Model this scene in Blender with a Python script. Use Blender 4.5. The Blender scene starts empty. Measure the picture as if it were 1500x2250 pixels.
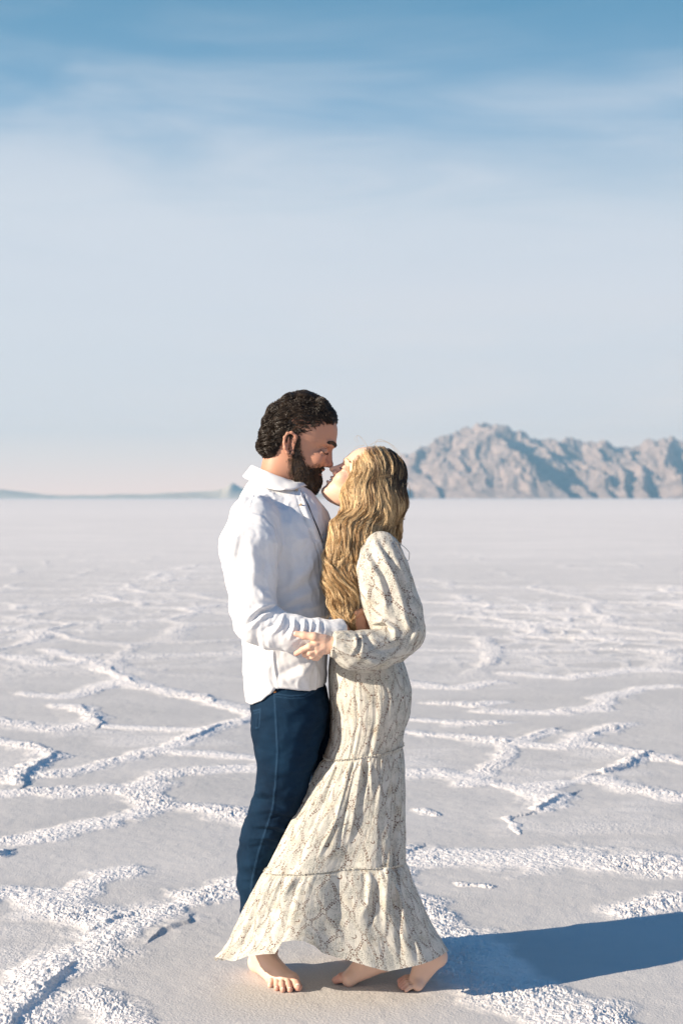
import bpy, math, random
import numpy as np
from mathutils import Vector
random.seed(7); RNG = np.random.default_rng(11)
S = bpy.context.scene
COL = S.collection
R = math.radians

# ------------------------------------------------------------------ camera
FPX, HOR, CAMH = 3125.0, 1095.0, 1.49          # 50 mm lens, eye height 1.49 m
cam = bpy.data.objects.new('camera', bpy.data.cameras.new('camera'))
COL.objects.link(cam); S.camera = cam
cam.location = (0, 0, CAMH); cam.rotation_euler = (R(90), 0, 0)
cam.data.lens = 50; cam.data.sensor_width = 36; cam.data.sensor_fit = 'AUTO'
cam.data.shift_y = -30 / 2250
cam.data.clip_start = 0.1; cam.data.clip_end = 90000
cam.data.dof.use_dof = True; cam.data.dof.focus_distance = 4.22; cam.data.dof.aperture_fstop = 4.0

# ------------------------------------------------------------------ view, sky and sun
S.view_settings.view_transform = 'Standard'; S.view_settings.look = 'None'
S.view_settings.exposure = 0.90; S.view_settings.gamma = 1.0
SUN_EL, SUN_AZ = R(21), R(22)                  # from the left, a little from the camera's side
sd = Vector((-math.cos(SUN_AZ) * math.cos(SUN_EL), -math.sin(SUN_AZ) * math.cos(SUN_EL), math.sin(SUN_EL)))
sun = bpy.data.objects.new('sun', bpy.data.lights.new('sun', 'SUN')); COL.objects.link(sun)
sun.data.energy = 5.0; sun.data.angle = R(0.5); sun.data.color = (1.0, 0.865, 0.69)
sun.rotation_euler = sd.to_track_quat('Z', 'Y').to_euler(); sun.location = sd * 50

class E:                                        # arithmetic on shader sockets
    def __init__(s, nt, v): s.nt, s.v = nt, v
    def op(s, o, *a):
        n = s.nt.nodes.new('ShaderNodeMath'); n.operation = o
        for i, x in enumerate((s,) + a):
            x = x.v if isinstance(x, E) else x
            if isinstance(x, (int, float)): n.inputs[i].default_value = x
            else: s.nt.links.new(x, n.inputs[i])
        return E(s.nt, n.outputs[0])
    def __add__(s, o): return s.op('ADD', o)
    def __radd__(s, o): return s.op('ADD', o)
    def __sub__(s, o): return s.op('SUBTRACT', o)
    def __mul__(s, o): return s.op('MULTIPLY', o)
    def __rmul__(s, o): return s.op('MULTIPLY', o)
    def __truediv__(s, o): return s.op('DIVIDE', o)
    def abs(s): return s.op('ABSOLUTE')
    def lt(s, o): return s.op('LESS_THAN', o)
    def gt(s, o): return s.op('GREATER_THAN', o)
    def fract(s): return s.op('FRACT')
    def max(s, o): return s.op('MAXIMUM', o)
    def min(s, o): return s.op('MINIMUM', o)
def lin(c):
    f = lambda x: (x / 255) / 12.92 if x / 255 <= .04045 else ((x / 255 + .055) / 1.055) ** 2.4
    return tuple(f(x) for x in c) + (1,)
def nnew(nt, t, **k):
    n = nt.nodes.new(t)
    for a, b in k.items(): setattr(n, a, b)
    return n
def ramp(nt, fac, stops, interp='LINEAR'):
    n = nt.nodes.new('ShaderNodeValToRGB'); n.color_ramp.interpolation = interp
    el = n.color_ramp.elements
    while len(el) < len(stops): el.new(0.5)
    for e, (p, c) in zip(el, stops): e.position = p; e.color = c
    nt.links.new(fac, n.inputs[0]); return n.outputs[0]
def noise(nt, vec, scale, detail=3, rough=.5, dist=0):
    n = nt.nodes.new('ShaderNodeTexNoise'); n.inputs['Scale'].default_value = scale
    n.inputs['Detail'].default_value = detail; n.inputs['Roughness'].default_value = rough; n.inputs['Distortion'].default_value = dist
    if vec is not None: nt.links.new(vec, n.inputs['Vector'])
    return n.outputs[0]
def mapping(nt, vec, sc=(1, 1, 1), rot=(0, 0, 0), loc=(0, 0, 0)):
    n = nt.nodes.new('ShaderNodeMapping'); n.inputs['Scale'].default_value = sc; n.inputs['Rotation'].default_value = rot
    n.inputs['Location'].default_value = loc; nt.links.new(vec, n.inputs[0]); return n.outputs[0]
def mixc(nt, fac, a, b, mode='MIX'):
    n = nt.nodes.new('ShaderNodeMix'); n.data_type = 'RGBA'; n.blend_type = mode
    for s, x in ((n.inputs[0], fac), (n.inputs[6], a), (n.inputs[7], b)):
        x = x.v if isinstance(x, E) else x
        if isinstance(x, (int, float, tuple)): s.default_value = x
        else: nt.links.new(x, s)
    return n.outputs[2]

w = bpy.data.worlds.new('World'); S.world = w; w.use_nodes = True
nt = w.node_tree; nt.nodes.clear()
out = nt.nodes.new('ShaderNodeOutputWorld'); bg = nt.nodes.new('ShaderNodeBackground')
nt.links.new(bg.outputs[0], out.inputs[0])
tc = nt.nodes.new('ShaderNodeTexCoord').outputs['Generated']
sep = nt.nodes.new('ShaderNodeSeparateXYZ'); nt.links.new(tc, sep.inputs[0])
grad = ramp(nt, sep.outputs[2], [
    (0.00, (1.45, .99, .79, 1)), (0.03, (1.17, .92, .79, 1)), (0.06, (.97, .83, .78, 1)), (0.10, (.84, .76, .745, 1)), (0.15, lin((216, 217, 224))),
    (0.20, lin((192, 204, 217))), (0.26, lin((126, 167, 199))), (0.335, lin((85, 142, 178))),
    (0.50, lin((34, 122, 180))), (1.0, lin((6, 92, 158)))])
# thin cirrus veil: stretched streaks between about 4 and 20 degrees of elevation
m1 = mapping(nt, tc, (1.1, 1.0, 4.0), (0, R(-22), 0), (.3, 0, .1))
c1 = noise(nt, m1, 1.7, 4, .50, .7)
m2 = mapping(nt, tc, (2.0, 1.0, 13.0), (0, R(-16), 0), (1.3, 0, .6))
c2 = noise(nt, m2, 2.2, 5, .6, .8)
cz = E(nt, sep.outputs[2])
veil = ramp(nt, (E(nt, c1) * .72 + E(nt, c2) * .28).v, [(.40, (0, 0, 0, 1)), (.62, (1, 1, 1, 1))], 'EASE')
band = ramp(nt, sep.outputs[2], [(0.02, (0, 0, 0, 1)), (.1, (.75, .75, .75, 1)), (.20, (.75, .75, .75, 1)), (.265, (.55, .55, .55, 1)), (.33, (.10, .10, .10, 1)), (.45, (0, 0, 0, 1))])
vf = E(nt, veil) * E(nt, band)
skycol = mixc(nt, vf * .95, grad, lin((217, 219, 226)))
low = mapping(nt, tc, (1.0, 1.0, 14.0), (0, 0, 0), (.9, 0, .4))
lf = ramp(nt, noise(nt, low, 1.6, 3, .5), [(.4, (0, 0, 0, 1)), (.7, (1, 1, 1, 1))])
lowband = ramp(nt, sep.outputs[2], [(0.0, (0, 0, 0, 1)), (.08, (1, 1, 1, 1)), (.18, (0, 0, 0, 1))])
skycol = mixc(nt, E(nt, lf) * E(nt, lowband) * .22, skycol, lin((190, 201, 216)))
sky = nt.nodes.new('ShaderNodeTexSky'); sky.sky_type = 'NISHITA'; sky.sun_disc = False
sky.sun_elevation = SUN_EL; sky.sun_rotation = math.atan2(sd.x, sd.y)
skb = mixc(nt, 1.0, sky.outputs[0], (.10, .10, .10, 1), 'MULTIPLY')
nt.links.new(mixc(nt, .06, skycol, skb), bg.inputs[0])
bg.inputs[1].default_value = .60

# ------------------------------------------------------------------ helpers
def V(px, py, Y=4.40): return np.array([(px - 750) * Y / FPX, Y, CAMH - (py - HOR) * Y / FPX])
def G(px, py):
    Y = CAMH * FPX / (py - HOR); return (px - 750) * Y / FPX, Y
def _hash(ix, iy, iz, seed):
    h = (ix * 374761393 + iy * 668265263 + iz * 2147483647 + seed * 974711) & 0xFFFFFFFF
    h = ((h ^ (h >> 13)) * 1274126177) & 0xFFFFFFFF
    h = (h ^ (h >> 16)) & 0xFFFFFFFF
    return h.astype(np.float64) / 4294967295.0
def vnoise(p, seed=0):                          # value noise in -1..1, p (...,2) or (...,3)
    p = np.asarray(p, dtype=np.float64); i = np.floor(p).astype(np.int64); f = p - i; f = f * f * f * (f * (f * 6 - 15) + 10)
    if p.shape[-1] == 2:
        z = np.zeros_like(i[..., 0]); r = 0
        for a in (0, 1):
            for b in (0, 1):
                r = r + _hash(i[..., 0] + a, i[..., 1] + b, z, seed) * (f[..., 0] if a else 1 - f[..., 0]) * (f[..., 1] if b else 1 - f[..., 1])
        return r * 2 - 1
    r = 0
    for a in (0, 1):
        for b in (0, 1):
            for c in (0, 1):
                r = r + _hash(i[..., 0] + a, i[..., 1] + b, i[..., 2] + c, seed) * (f[..., 0] if a else 1 - f[..., 0]) * (f[..., 1] if b else 1 - f[..., 1]) * (f[..., 2] if c else 1 - f[..., 2])
    return r * 2 - 1
def fbm(p, oct=4, seed=0, gain=.5):
    r = 0; a = 1; t = 0
    for o in range(oct): r = r + a * vnoise(p * (2 ** o) + 17.3 * o, seed + o); t += a; a *= gain
    return r / t
def sstep(a, b, x): t = np.clip((x - a) / (b - a), 0, 1); return t * t * (3 - 2 * t)
def mesh_np(name, Vt, F, mat=None, parent=None, smooth=True, attrs=None, uv=None):
    me = bpy.data.meshes.new(name); Vt = np.asarray(Vt, dtype=np.float32); F = np.asarray(F, dtype=np.int32)
    k = F.shape[1]; me.vertices.add(len(Vt)); me.vertices.foreach_set('co', Vt.ravel())
    me.loops.add(F.size); me.loops.foreach_set('vertex_index', F.ravel())
    me.polygons.add(len(F)); me.polygons.foreach_set('loop_start', np.arange(0, F.size, k, dtype=np.int32))
    me.update(calc_edges=True)
    if smooth: me.polygons.foreach_set('use_smooth', np.ones(len(F), dtype=bool))
    for an, av in (attrs or {}).items():
        av = np.asarray(av, dtype=np.float32)
        if av.ndim == 1: a = me.attributes.new(an, 'FLOAT', 'POINT'); a.data.foreach_set('value', av)
        elif av.shape[1] == 3: a = me.attributes.new(an, 'FLOAT_VECTOR', 'POINT'); a.data.foreach_set('vector', av.ravel())
    if mat: me.materials.append(mat)
    o = bpy.data.objects.new(name, me); COL.objects.link(o)
    if parent: o.parent = parent
    return o
def tag(o, label=None, cat=None, group=None, kind=None):
    for k, v in (('label', label), ('category', cat), ('group', group), ('kind', kind)):
        if v: o[k] = v
    return o
def new_mat(name, rough=.6, color=(.5, .5, .5, 1), spec=.5):
    m = bpy.data.materials.new(name); m.use_nodes = True; nt = m.node_tree; p = nt.nodes['Principled BSDF']
    p.inputs['Base Color'].default_value = color; p.inputs['Roughness'].default_value = rough
    p.inputs['Specular IOR Level'].default_value = spec
    return m, nt, p
def bump(nt, p, h, strength=.3, dist=.01):
    b = nt.nodes.new('ShaderNodeBump'); b.inputs['Strength'].default_value = strength; b.inputs['Distance'].default_value = dist
    nt.links.new(h.v if isinstance(h, E) else h, b.inputs['Height']); nt.links.new(b.outputs[0], p.inputs['Normal'])
def attr(nt, name, which='Fac'):
    n = nt.nodes.new('ShaderNodeAttribute'); n.attribute_name = name; return n.outputs[which]

# ------------------------------------------------------------------ ground: one sheet of salt crust
m, nt, p = new_mat('salt_crust', .85, spec=.25)
obc = nt.nodes.new('ShaderNodeNewGeometry').outputs['Position']
cr = attr(nt, 'crust')
n1 = noise(nt, mapping(nt, obc, (.6, 1.3, 1)), .9, 6, .65); n2 = noise(nt, obc, 60, 3)
flat_c = ramp(nt, n1, [(.3, (.475, .452, .435, 1)), (.7, (.56, .53, .51, 1))])
flat_c = mixc(nt, E(nt, n2) * .10, flat_c, (.45, .42, .41, 1))
salt = mixc(nt, n2, (.70, .65, .62, 1), (.81, .76, .73, 1))
nt.links.new(mixc(nt, cr, flat_c, salt), p.inputs['Base Color'])
nb = E(nt, noise(nt, obc, 130, 3, .6)); nb2 = E(nt, noise(nt, obc, 45, 3, .6))
bump(nt, p, nb * .0022 + nb2 * (E(nt, cr) * .012 + .001), 1.0, 1.0)
MG = m

ridges = [  # traced crust ridges: photograph points, half width (m), height (m)
 ([(-60, 2280), (0, 2228), (60, 2182), (130, 2128), (200, 2080), (290, 2032), (380, 1990), (470, 1958), (560, 1935), (640, 1920)], .12, .040),
 ([(-120, 1950), (0, 1962), (60, 1968), (140, 2000), (200, 2012), (260, 2020), (320, 2025)], .13, .030),
 ([(130, 1990), (180, 1942), (230, 1925), (290, 1914)], .07, .022),
 ([(40, 2260), (120, 2210), (180, 2180), (260, 2240), (300, 2290)], .07, .015),
 ([(30, 1845), (90, 1836), (150, 1826), (220, 1810), (290, 1793), (350, 1772), (400, 1770), (470, 1780), (560, 1803), (640, 1820)], .10, .030),
 ([(350, 1772), (310, 1742), (250, 1735), (170, 1740), (90, 1738), (0, 1746), (-90, 1752)], .11, .026),
 ([(310, 1742), (350, 1712), (400, 1698), (480, 1690), (570, 1688)], .12, .016),
 ([(120, 1702), (200, 1687), (270, 1667), (350, 1650), (400, 1628), (460, 1602), (550, 1575)], .09, .030),
 ([(380, 1650), (450, 1655), (560, 1668), (640, 1680)], .09, .02),
 ([(130, 1550), (190, 1558), (215, 1576), (200, 1592), (320, 1600), (430, 1606)], .09, .03),
 ([(110, 1428), (200, 1455), (250, 1480), (300, 1505), (400, 1525), (460, 1540), (570, 1572)], .12, .042),
 ([(-60, 1435), (0, 1441), (60, 1450), (110, 1461), (200, 1455)], .14, .03),
 ([(-80, 1572), (0, 1582), (60, 1590), (120, 1602), (200, 1592)], .12, .024),
 ([(60, 1525), (150, 1530), (260, 1500), (300, 1505)], .12, .022),
 ([(-60, 1620), (30, 1632), (80, 1650), (120, 1660)], .09, .03),
 ([(40, 1722), (70, 1690), (120, 1660)], .07, .05),
 ([(-60, 1715), (20, 1700), (70, 1700)], .10, .03),
 ([(790, 1900), (890, 1886), (960, 1876), (1050, 1882), (1150, 1892), (1250, 1880), (1350, 1892), (1500, 1902), (1600, 1915)], .155, .030),
 ([(800, 1700), (890, 1702), (960, 1695), (1020, 1706), (1100, 1725), (1170, 1742), (1205, 1765)], .10, .03),
 ([(1170, 1742), (1240, 1722), (1320, 1710), (1380, 1730), (1500, 1752), (1600, 1760)], .11, .028),
 ([(1180, 1778), (1245, 1752)], .06, .055),
 ([(800, 1600), (890, 1610), (1000, 1615), (1100, 1630), (1200, 1641), (1300, 1636), (1400, 1655), (1500, 1672), (1600, 1680)], .10, .032),
 ([(1335, 1698), (1380, 1685), (1412, 1662)], .07, .055),
 ([(1120, 1638), (1160, 1622), (1205, 1606)], .07, .03),
 ([(1240, 1640), (1300, 1612), (1365, 1590)], .09, .032),
 ([(1080, 1562), (1200, 1566), (1300, 1558), (1340, 1532), (1400, 1512), (1500, 1508)], .12, .03),
 ([(800, 1575), (890, 1580), (1000, 1590), (1080, 1586)], .10, .024),
 ([(1040, 1725), (1120, 1640)], .07, .01),
 ([(925, 1985), (950, 2035), (1000, 2110), (1080, 2168), (1180, 2208), (1280, 2245), (1400, 2290)], .13, .034),
 ([(1000, 2110), (1040, 2060), (1100, 2120), (1150, 2180)], .10, .02),
 ([(1380, 2005), (1440, 1988), (1500, 1976), (1600, 1965)], .09, .022),
 ([(890, 1900), (860, 1930), (820, 1960)], .08, .02),
 ([(1010, 1940), (1060, 1945)], .03, .008), ([(930, 1780), (960, 1790)], .03, .012), ([(1125, 1795), (1135, 1830)], .02, .012),
 ([(-10, 1885), (15, 1878)], .05, .05),
 ([(890, 1500), (1000, 1512), (1090, 1500)], .13, .025), ([(1130, 1480), (1250, 1490), (1400, 1470), (1520, 1480)], .15, .03),
 ([(960, 1545), (1040, 1550), (1100, 1545)], .1, .02), ([(1430, 1430), (1500, 1440)], .15, .04)]
slabs = [   # overthrust plates whose lee edge throws the blue shade
 ([(55, 1720), (70, 1692), (118, 1658), (70, 1640)], .30, .055), ([(420, 1622), (470, 1598), (520, 1590)], .22, .05),
 ([(190, 1555), (220, 1578), (208, 1592)], .25, .05), ([(245, 1470), (258, 1482)], .2, .06), ([(275, 1490), (290, 1500)], .2, .06),
 ([(455, 1528), (470, 1540)], .2, .05), ([(30, 2240), (90, 2185), (150, 2140)], .16, .055), ([(360, 2052), (400, 2025)], .14, .045),
 ([(1330, 1700), (1385, 1688), (1415, 1660)], .25, .05), ([(1165, 1785), (1250, 1748)], .22, .045), ([(1130, 1630), (1205, 1604)], .2, .035),
 ([(1300, 1615), (1350, 1600)], .2, .035), ([(-20, 1895), (15, 1875)], .12, .05), ([(225, 2035), (255, 2020)], .12, .035), ([(880, 1870), (900, 1862)], .12, .04)]
def seg_dist(X, Y, pts, side=False):
    best = np.full(X.shape, 9.0); sg = np.zeros(X.shape)
    for (ax, ay), (bx, by) in zip(pts[:-1], pts[1:]):
        lx, ly = bx - ax, by - ay; L = lx * lx + ly * ly + 1e-9
        t = np.clip(((X - ax) * lx + (Y - ay) * ly) / L, 0, 1)
        d = np.hypot(X - ax - t * lx, Y - ay - t * ly)
        if side:
            s = np.where((X - ax) * ly - (Y - ay) * lx > 0, 1.0, -1.0); sg = np.where(d < best, s, sg)
        best = np.minimum(best, d)
    return (best, sg) if side else best
def build_ground():
    s_in = np.linspace(-.31, .31, 1150); e = []; s = .31; st = s_in[1] - s_in[0]
    while s < 9: st *= 1.13; s += st; e.append(s)
    s = np.concatenate([-np.array(e)[::-1], s_in, e])
    Y = [3.3]
    while Y[-1] < 26: Y.append(Y[-1] * (1.0016 if Y[-1] > 3.9 else 1.006))
    g = 1.0016
    while Y[-1] < 70000: g = min(g * 1.0012, 1.004) if Y[-1] < 200 else min(g * 1.03, 1.12); Y.append(Y[-1] * g)
    back = [-60, -20, -6, -2, 0, 1, 2, 2.7, 3.1]
    Ya = np.array(back + Y); sc = np.maximum(Ya, 3.3)
    X = s[None, :] * sc[:, None]; Yg = np.repeat(Ya[:, None], len(s), 1)
    X[:9] *= 1.0
    shp = X.shape; near = (Yg > 3.2) & (Yg < 160) & (np.abs(X) < 55)
    x = X[near]; y = Yg[near]; P = np.stack([x, y], -1)
    wx = x + .05 * fbm(P * 3.1, 3, 5) + .02 * fbm(P * 14, 2, 6); wy = y + .05 * fbm(P * 3.1, 3, 9) + .02 * fbm(P * 14, 2, 10)
    crust = np.zeros(len(x)); H = np.zeros(len(x)); wn = 1 + .75 * fbm(P * 5, 4, 21, .6)
    for pts, hw, hh in ridges:
        g = [G(*q) for q in pts]; gx = [q[0] for q in g]; gy = [q[1] for q in g]
        mk = np.nonzero((wx > min(gx) - .5) & (wx < max(gx) + .5) & (wy > min(gy) - .5) & (wy < max(gy) + .5))[0]
        if len(mk) == 0: continue
        d = seg_dist(wx[mk], wy[mk], g) / (hw * .98 * wn[mk])
        k = sstep(1.45, .45, d); crust[mk] = np.maximum(crust[mk], k)
        H[mk] = np.maximum(H[mk], .185 * hh * (.30 * k + .70 * np.clip(1 - d, 0, 1) ** 1.3))
    SL = np.zeros(len(x))
    for pts, hw, hh in slabs:
        g = [G(*q) for q in pts]; gx = [q[0] for q in g]; gy = [q[1] for q in g]
        mk = np.nonzero((wx > min(gx) - .5) & (wx < max(gx) + .5) & (wy > min(gy) - .5) & (wy < max(gy) + .5))[0]
        if len(mk) == 0: continue
        d, sg = seg_dist(wx[mk], wy[mk], g, True)
        d2 = seg_dist(x[mk] + .015 * vnoise(P[mk] * 20, 3), y[mk], g)
        left = sg < 0 if g[-1][1] > g[0][1] else sg > 0
        hh = hh * .23; h = np.where(left, hh * np.clip(1 - d / hw, 0, 1) ** 1.2, hh * np.clip(1 - d / .02, 0, 1))
        SL[mk] = np.maximum(SL[mk], h)
    # polygonal ridges of the open pan, beyond the traced ones
    def voro(cell, seed):
        q = np.stack([wx / cell + .35 * fbm(P * .5, 2, seed), wy / cell + .35 * fbm(P * .5, 2, seed + 3)], -1)
        i0 = np.floor(q).astype(np.int64); f1 = np.full(len(x), 9.); f2 = np.full(len(x), 9.)
        for a in (-1, 0, 1):
            for b in (-1, 0, 1):
                cx = i0[:, 0] + a; cy = i0[:, 1] + b; z = np.zeros_like(cx)
                dx = cx + .15 + .7 * _hash(cx, cy, z, seed) - q[:, 0]; dy = cy + .15 + .7 * _hash(cx, cy, z, seed + 1) - q[:, 1]
                d = np.hypot(dx, dy); f2 = np.minimum(f2, np.maximum(f1, d)); f1 = np.minimum(f1, d)
        return (f2 - f1) * cell * .6
    far = sstep(11.0, 13.5, y) + (1 - sstep(11.0, 13.5, y)) * sstep(.30, .34, np.abs(x) / y); far = np.clip(far, 0, 1)
    act = np.clip(.35 + 1.3 * fbm(P * .35, 3, 31), 0, 1.0)
    for cell, hw, hh, sd_ in ((1.7, .15, .05, 41), (.9, .09, .018, 47), (.5, .045, .010, 53)):
        d = voro(cell, sd_) / (hw * wn)
        k = sstep(1.5, .4, d) * far * (act if cell < 1 else .45 + .55 * act)
        crust = np.maximum(crust, k * (.35 + .65 * sstep(70, 18, y))); H = np.maximum(H, .34 * hh * sstep(70, 10, y) * k * (.35 + .65 * np.clip(1 - d, 0, 1)))
    crust = np.maximum(crust, .80 * sstep(5.5, 48, y) * (.75 + .25 * sstep(-.4, .5, fbm(P * np.array([.35, .8]), 4, 66, .6))))
    pat = sstep(.12, .50, fbm(P * np.array([.9, 1.6]), 4, 61, .6)) * .42; crust = np.maximum(crust, pat)
    det = sstep(30, 10, y)
    lump = np.abs(fbm(P * 84, 3, 71, .6)); lump2 = fbm(P * 30, 3, 75, .6)
    Z = H * (1 + .55 * lump2) + SL * (1 + .25 * lump2) + crust * det * (.35 + 1.0 * sstep(-.35, .5, fbm(P * 3.3, 3, 91))) * (.0042 * (1 - 2.2 * lump).clip(-.6, 1) + .0030 * lump2)
    Z += .0045 * fbm(P * 2.2, 3, 81) + .0012 * fbm(P * 22, 3, 85)
    crust = np.clip(np.maximum(crust, sstep(.015, .03, SL)), 0, 1)
    Z = np.where((np.abs(x) < .55) & (y > 4.05) & (y < 4.75) & (crust < .3), np.minimum(Z, .002), Z)
    # gentle ramp under the feet keeps soles on the salt
    Zf = np.zeros(shp); Zf[near] = Z; Cf = np.full(shp, .80); Cf[near] = crust
    t = sstep(90, 150, Yg); Zf *= (1 - t); Cf = Cf * (1 - t) + .80 * t
    nv, nu = shp; idx = np.arange(nv * nu).reshape(nv, nu)
    F = np.stack([idx[:-1, :-1], idx[:-1, 1:], idx[1:, 1:], idx[1:, :-1]], -1).reshape(-1, 4)
    o = mesh_np('ground', np.stack([X, Yg, Zf], -1).reshape(-1, 3), F, MG, attrs={'crust': Cf.ravel()})
    tag(o, 'white salt flat with crumbly crust ridges between smooth grey pans', kind='structure')
build_ground()

# ------------------------------------------------------------------ mountains
def rock(name, c1, c2):
    m, nt, p = new_mat(name, .95, spec=.1)
    pos = nt.nodes.new('ShaderNodeNewGeometry').outputs['Position']
    n = noise(nt, pos, .006, 6, .6); nt.links.new(ramp(nt, n, [(.35, c1), (.65, c2)]), p.inputs['Base Color'])
    return m
MD = 9000.0
def M(px, py, d=0.0):                           # point of the range, d metres behind its front foot line
    Y = MD + d; return ((px - 750) * Y / FPX, Y, CAMH - (py - HOR) * Y / FPX)
def build_range():
    # crest lines of the range and of its spurs (px, py, metres behind the foot line)
    crests = [
     [(800, 1075, 700), (860, 1012, 900), (900, 998, 1000), (940, 985, 1050), (985, 955, 1150), (1020, 950, 1200), (1050, 938, 1250), (1080, 929, 1300), (1120, 940, 1300), (1165, 950, 1300), (1200, 966, 1350), (1235, 966, 1350), (1270, 958, 1400), (1310, 968, 1400), (1340, 966, 1400), (1375, 982, 1450), (1400, 976, 1450), (1430, 966, 1400), (1465, 960, 1350), (1500, 970, 1300), (1600, 975, 1300), (1750, 990, 1300), (2000, 960, 1300), (2400, 1000, 1200), (2900, 1060, 1100)],
     [(1060, 930, 1250), (1080, 950, 950), (1115, 975, 650), (1150, 1005, 420), (1180, 1050, 160), (1190, 1090, 20)],
     [(1010, 948, 1200), (1035, 970, 900), (1065, 1012, 600), (1090, 1050, 330), (1110, 1085, 60)],
     [(990, 955, 1150), (985, 1000, 800), (1010, 1045, 450), (1025, 1088, 60)],
     [(930, 988, 1050), (925, 1020, 700), (950, 1060, 350), (960, 1090, 40)],
     [(870, 1008, 900), (860, 1040, 600), (880, 1070, 300), (885, 1090, 30)],
     [(1160, 950, 1300), (1195, 985, 1000), (1215, 1030, 700), (1260, 1050, 420), (1290, 1070, 200)],
     [(1230, 966, 1350), (1250, 995, 1050), (1290, 1025, 800), (1340, 1048, 500), (1350, 1078, 150)],
     [(1310, 968, 1400), (1330, 1005, 1100), (1375, 1040, 700), (1390, 1080, 200)],
     [(1400, 976, 1450), (1395, 1010, 1100), (1420, 1050, 600), (1440, 1085, 150)],
     [(1465, 960, 1350), (1470, 1000, 1000), (1500, 1045, 600), (1530, 1085, 150)],
     [(1560, 975, 1300), (1590, 1030, 800), (1640, 1080, 200)], [(1750, 990, 1300), (1800, 1050, 500), (1850, 1085, 100)], [(2000, 960, 1300), (2100, 1040, 500), (2200, 1085, 100)]]
    X = np.linspace(-300, 7200, 950); D = np.linspace(-150, 3200, 330)
    XX, DD = np.meshgrid(X, D); YY = MD + DD
    P = np.stack([XX, YY], -1)
    wx = XX + 90 * fbm(P / 520, 4, 3); wy = YY + 90 * fbm(P / 520, 4, 7)
    H = np.full(XX.shape, -60.0)
    for ci, c in enumerate(crests):
        pts = [M(*q) for q in c]
        for a, b in zip(pts[:-1], pts[1:]):
            lx, ly = b[0] - a[0], b[1] - a[1]; L = lx * lx + ly * ly
            t = np.clip(((wx - a[0]) * lx + (wy - a[1]) * ly) / L, 0, 1)
            d = np.hypot(wx - a[0] - t * lx, wy - a[1] - t * ly); hz = a[2] + (b[2] - a[2]) * t
            rt = (wx - a[0]) * ly - (wy - a[1]) * lx < 0; H = np.maximum(H, hz - d * (np.where(rt, 2.2, .50) if ci else .80))
    rg = 1 - np.abs(fbm(np.stack([wx / 105, wy / 330], -1), 5, 13, .55)) * 2.6; pk = np.clip(1 - 3.2 * np.abs(fbm(P / 260, 3, 23)), 0, 1) ** 2
    H = H + np.clip(H + 40, 0, 200) / 200 * (rg * 27 - 20 + 26 * pk) + fbm(P / 60, 3, 19) * 13 * np.clip(H / 100, 0, 1)
    H = np.maximum(H, -5) * 1.0
    nv, nu = XX.shape; idx = np.arange(nv * nu).reshape(nv, nu)
    F = np.stack([idx[:-1, :-1], idx[:-1, 1:], idx[1:, 1:], idx[1:, :-1]], -1).reshape(-1, 4)
    o = mesh_np('mountain_range', np.stack([XX, YY, H], -1).reshape(-1, 3), F, rock('mountain_rock', (.25, .18, .155, 1), (.44, .325, .28, 1)))
    tag(o, 'rugged desert mountain range beyond the right edge of the salt flat', kind='structure')
def build_hills():
    Yb = 11000.; X = np.linspace(-6200, 800, 600); D = np.linspace(0, 1300, 40); XX, DD = np.meshgrid(X, D)
    px = XX / Yb * FPX + 750
    top = np.interp(px, [-900, -100, 0, 70, 200, 300, 420, 455, 480, 500, 520, 545, 600, 700, 800, 900], [1060, 1070, 1080, 1087, 1086, 1085, 1081, 1079, 1075, 1062, 1072, 1077, 1081, 1083, 1084, 1088])
    Hh = (HOR - top) * Yb / FPX * np.sin(np.clip(DD / 1300, 0, 1) * math.pi) ** .7
    P = np.stack([XX, DD], -1); Hh = Hh * (1 + .25 * fbm(P / 500, 4, 5)) + 8 * fbm(P / 160, 3, 8) * (Hh > 5) - 2
    nv, nu = XX.shape; idx = np.arange(nv * nu).reshape(nv, nu)
    F = np.stack([idx[:-1, :-1], idx[:-1, 1:], idx[1:, 1:], idx[1:, :-1]], -1).reshape(-1, 4)
    o = mesh_np('hills', np.stack([XX, Yb + DD, Hh], -1).reshape(-1, 3), F, rock('hill_rock', (.50, .40, .31, 1), (.66, .55, .43, 1)))
    tag(o, 'low dark hills along the horizon with one small knoll', kind='structure')
build_range(); build_hills()
def build_haze():
    x0, x1, y0, y1, z0, z1 = -12000, 12000, -200, 12700, -40, 600
    v = [(x, y, z) for x in (x0, x1) for y in (y0, y1) for z in (z0, z1)]
    f = [(0, 1, 3, 2), (4, 6, 7, 5), (0, 4, 5, 1), (2, 3, 7, 6), (0, 2, 6, 4), (1, 5, 7, 3)]
    m = bpy.data.materials.new('haze_air'); m.use_nodes = True; nt = m.node_tree; nt.nodes.clear()
    o_ = nt.nodes.new('ShaderNodeOutputMaterial'); pv = nt.nodes.new('ShaderNodeVolumePrincipled')
    pv.inputs['Color'].default_value = (.42, .74, .98, 1); pv.inputs['Density'].default_value = HAZE
    pv.inputs['Anisotropy'].default_value = .1
    nt.links.new(pv.outputs[0], o_.inputs['Volume'])
    tag(mesh_np('haze', v, f, m, smooth=False), 'pale thin haze over the salt flat', kind='stuff')
HAZE = 0.00007

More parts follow.
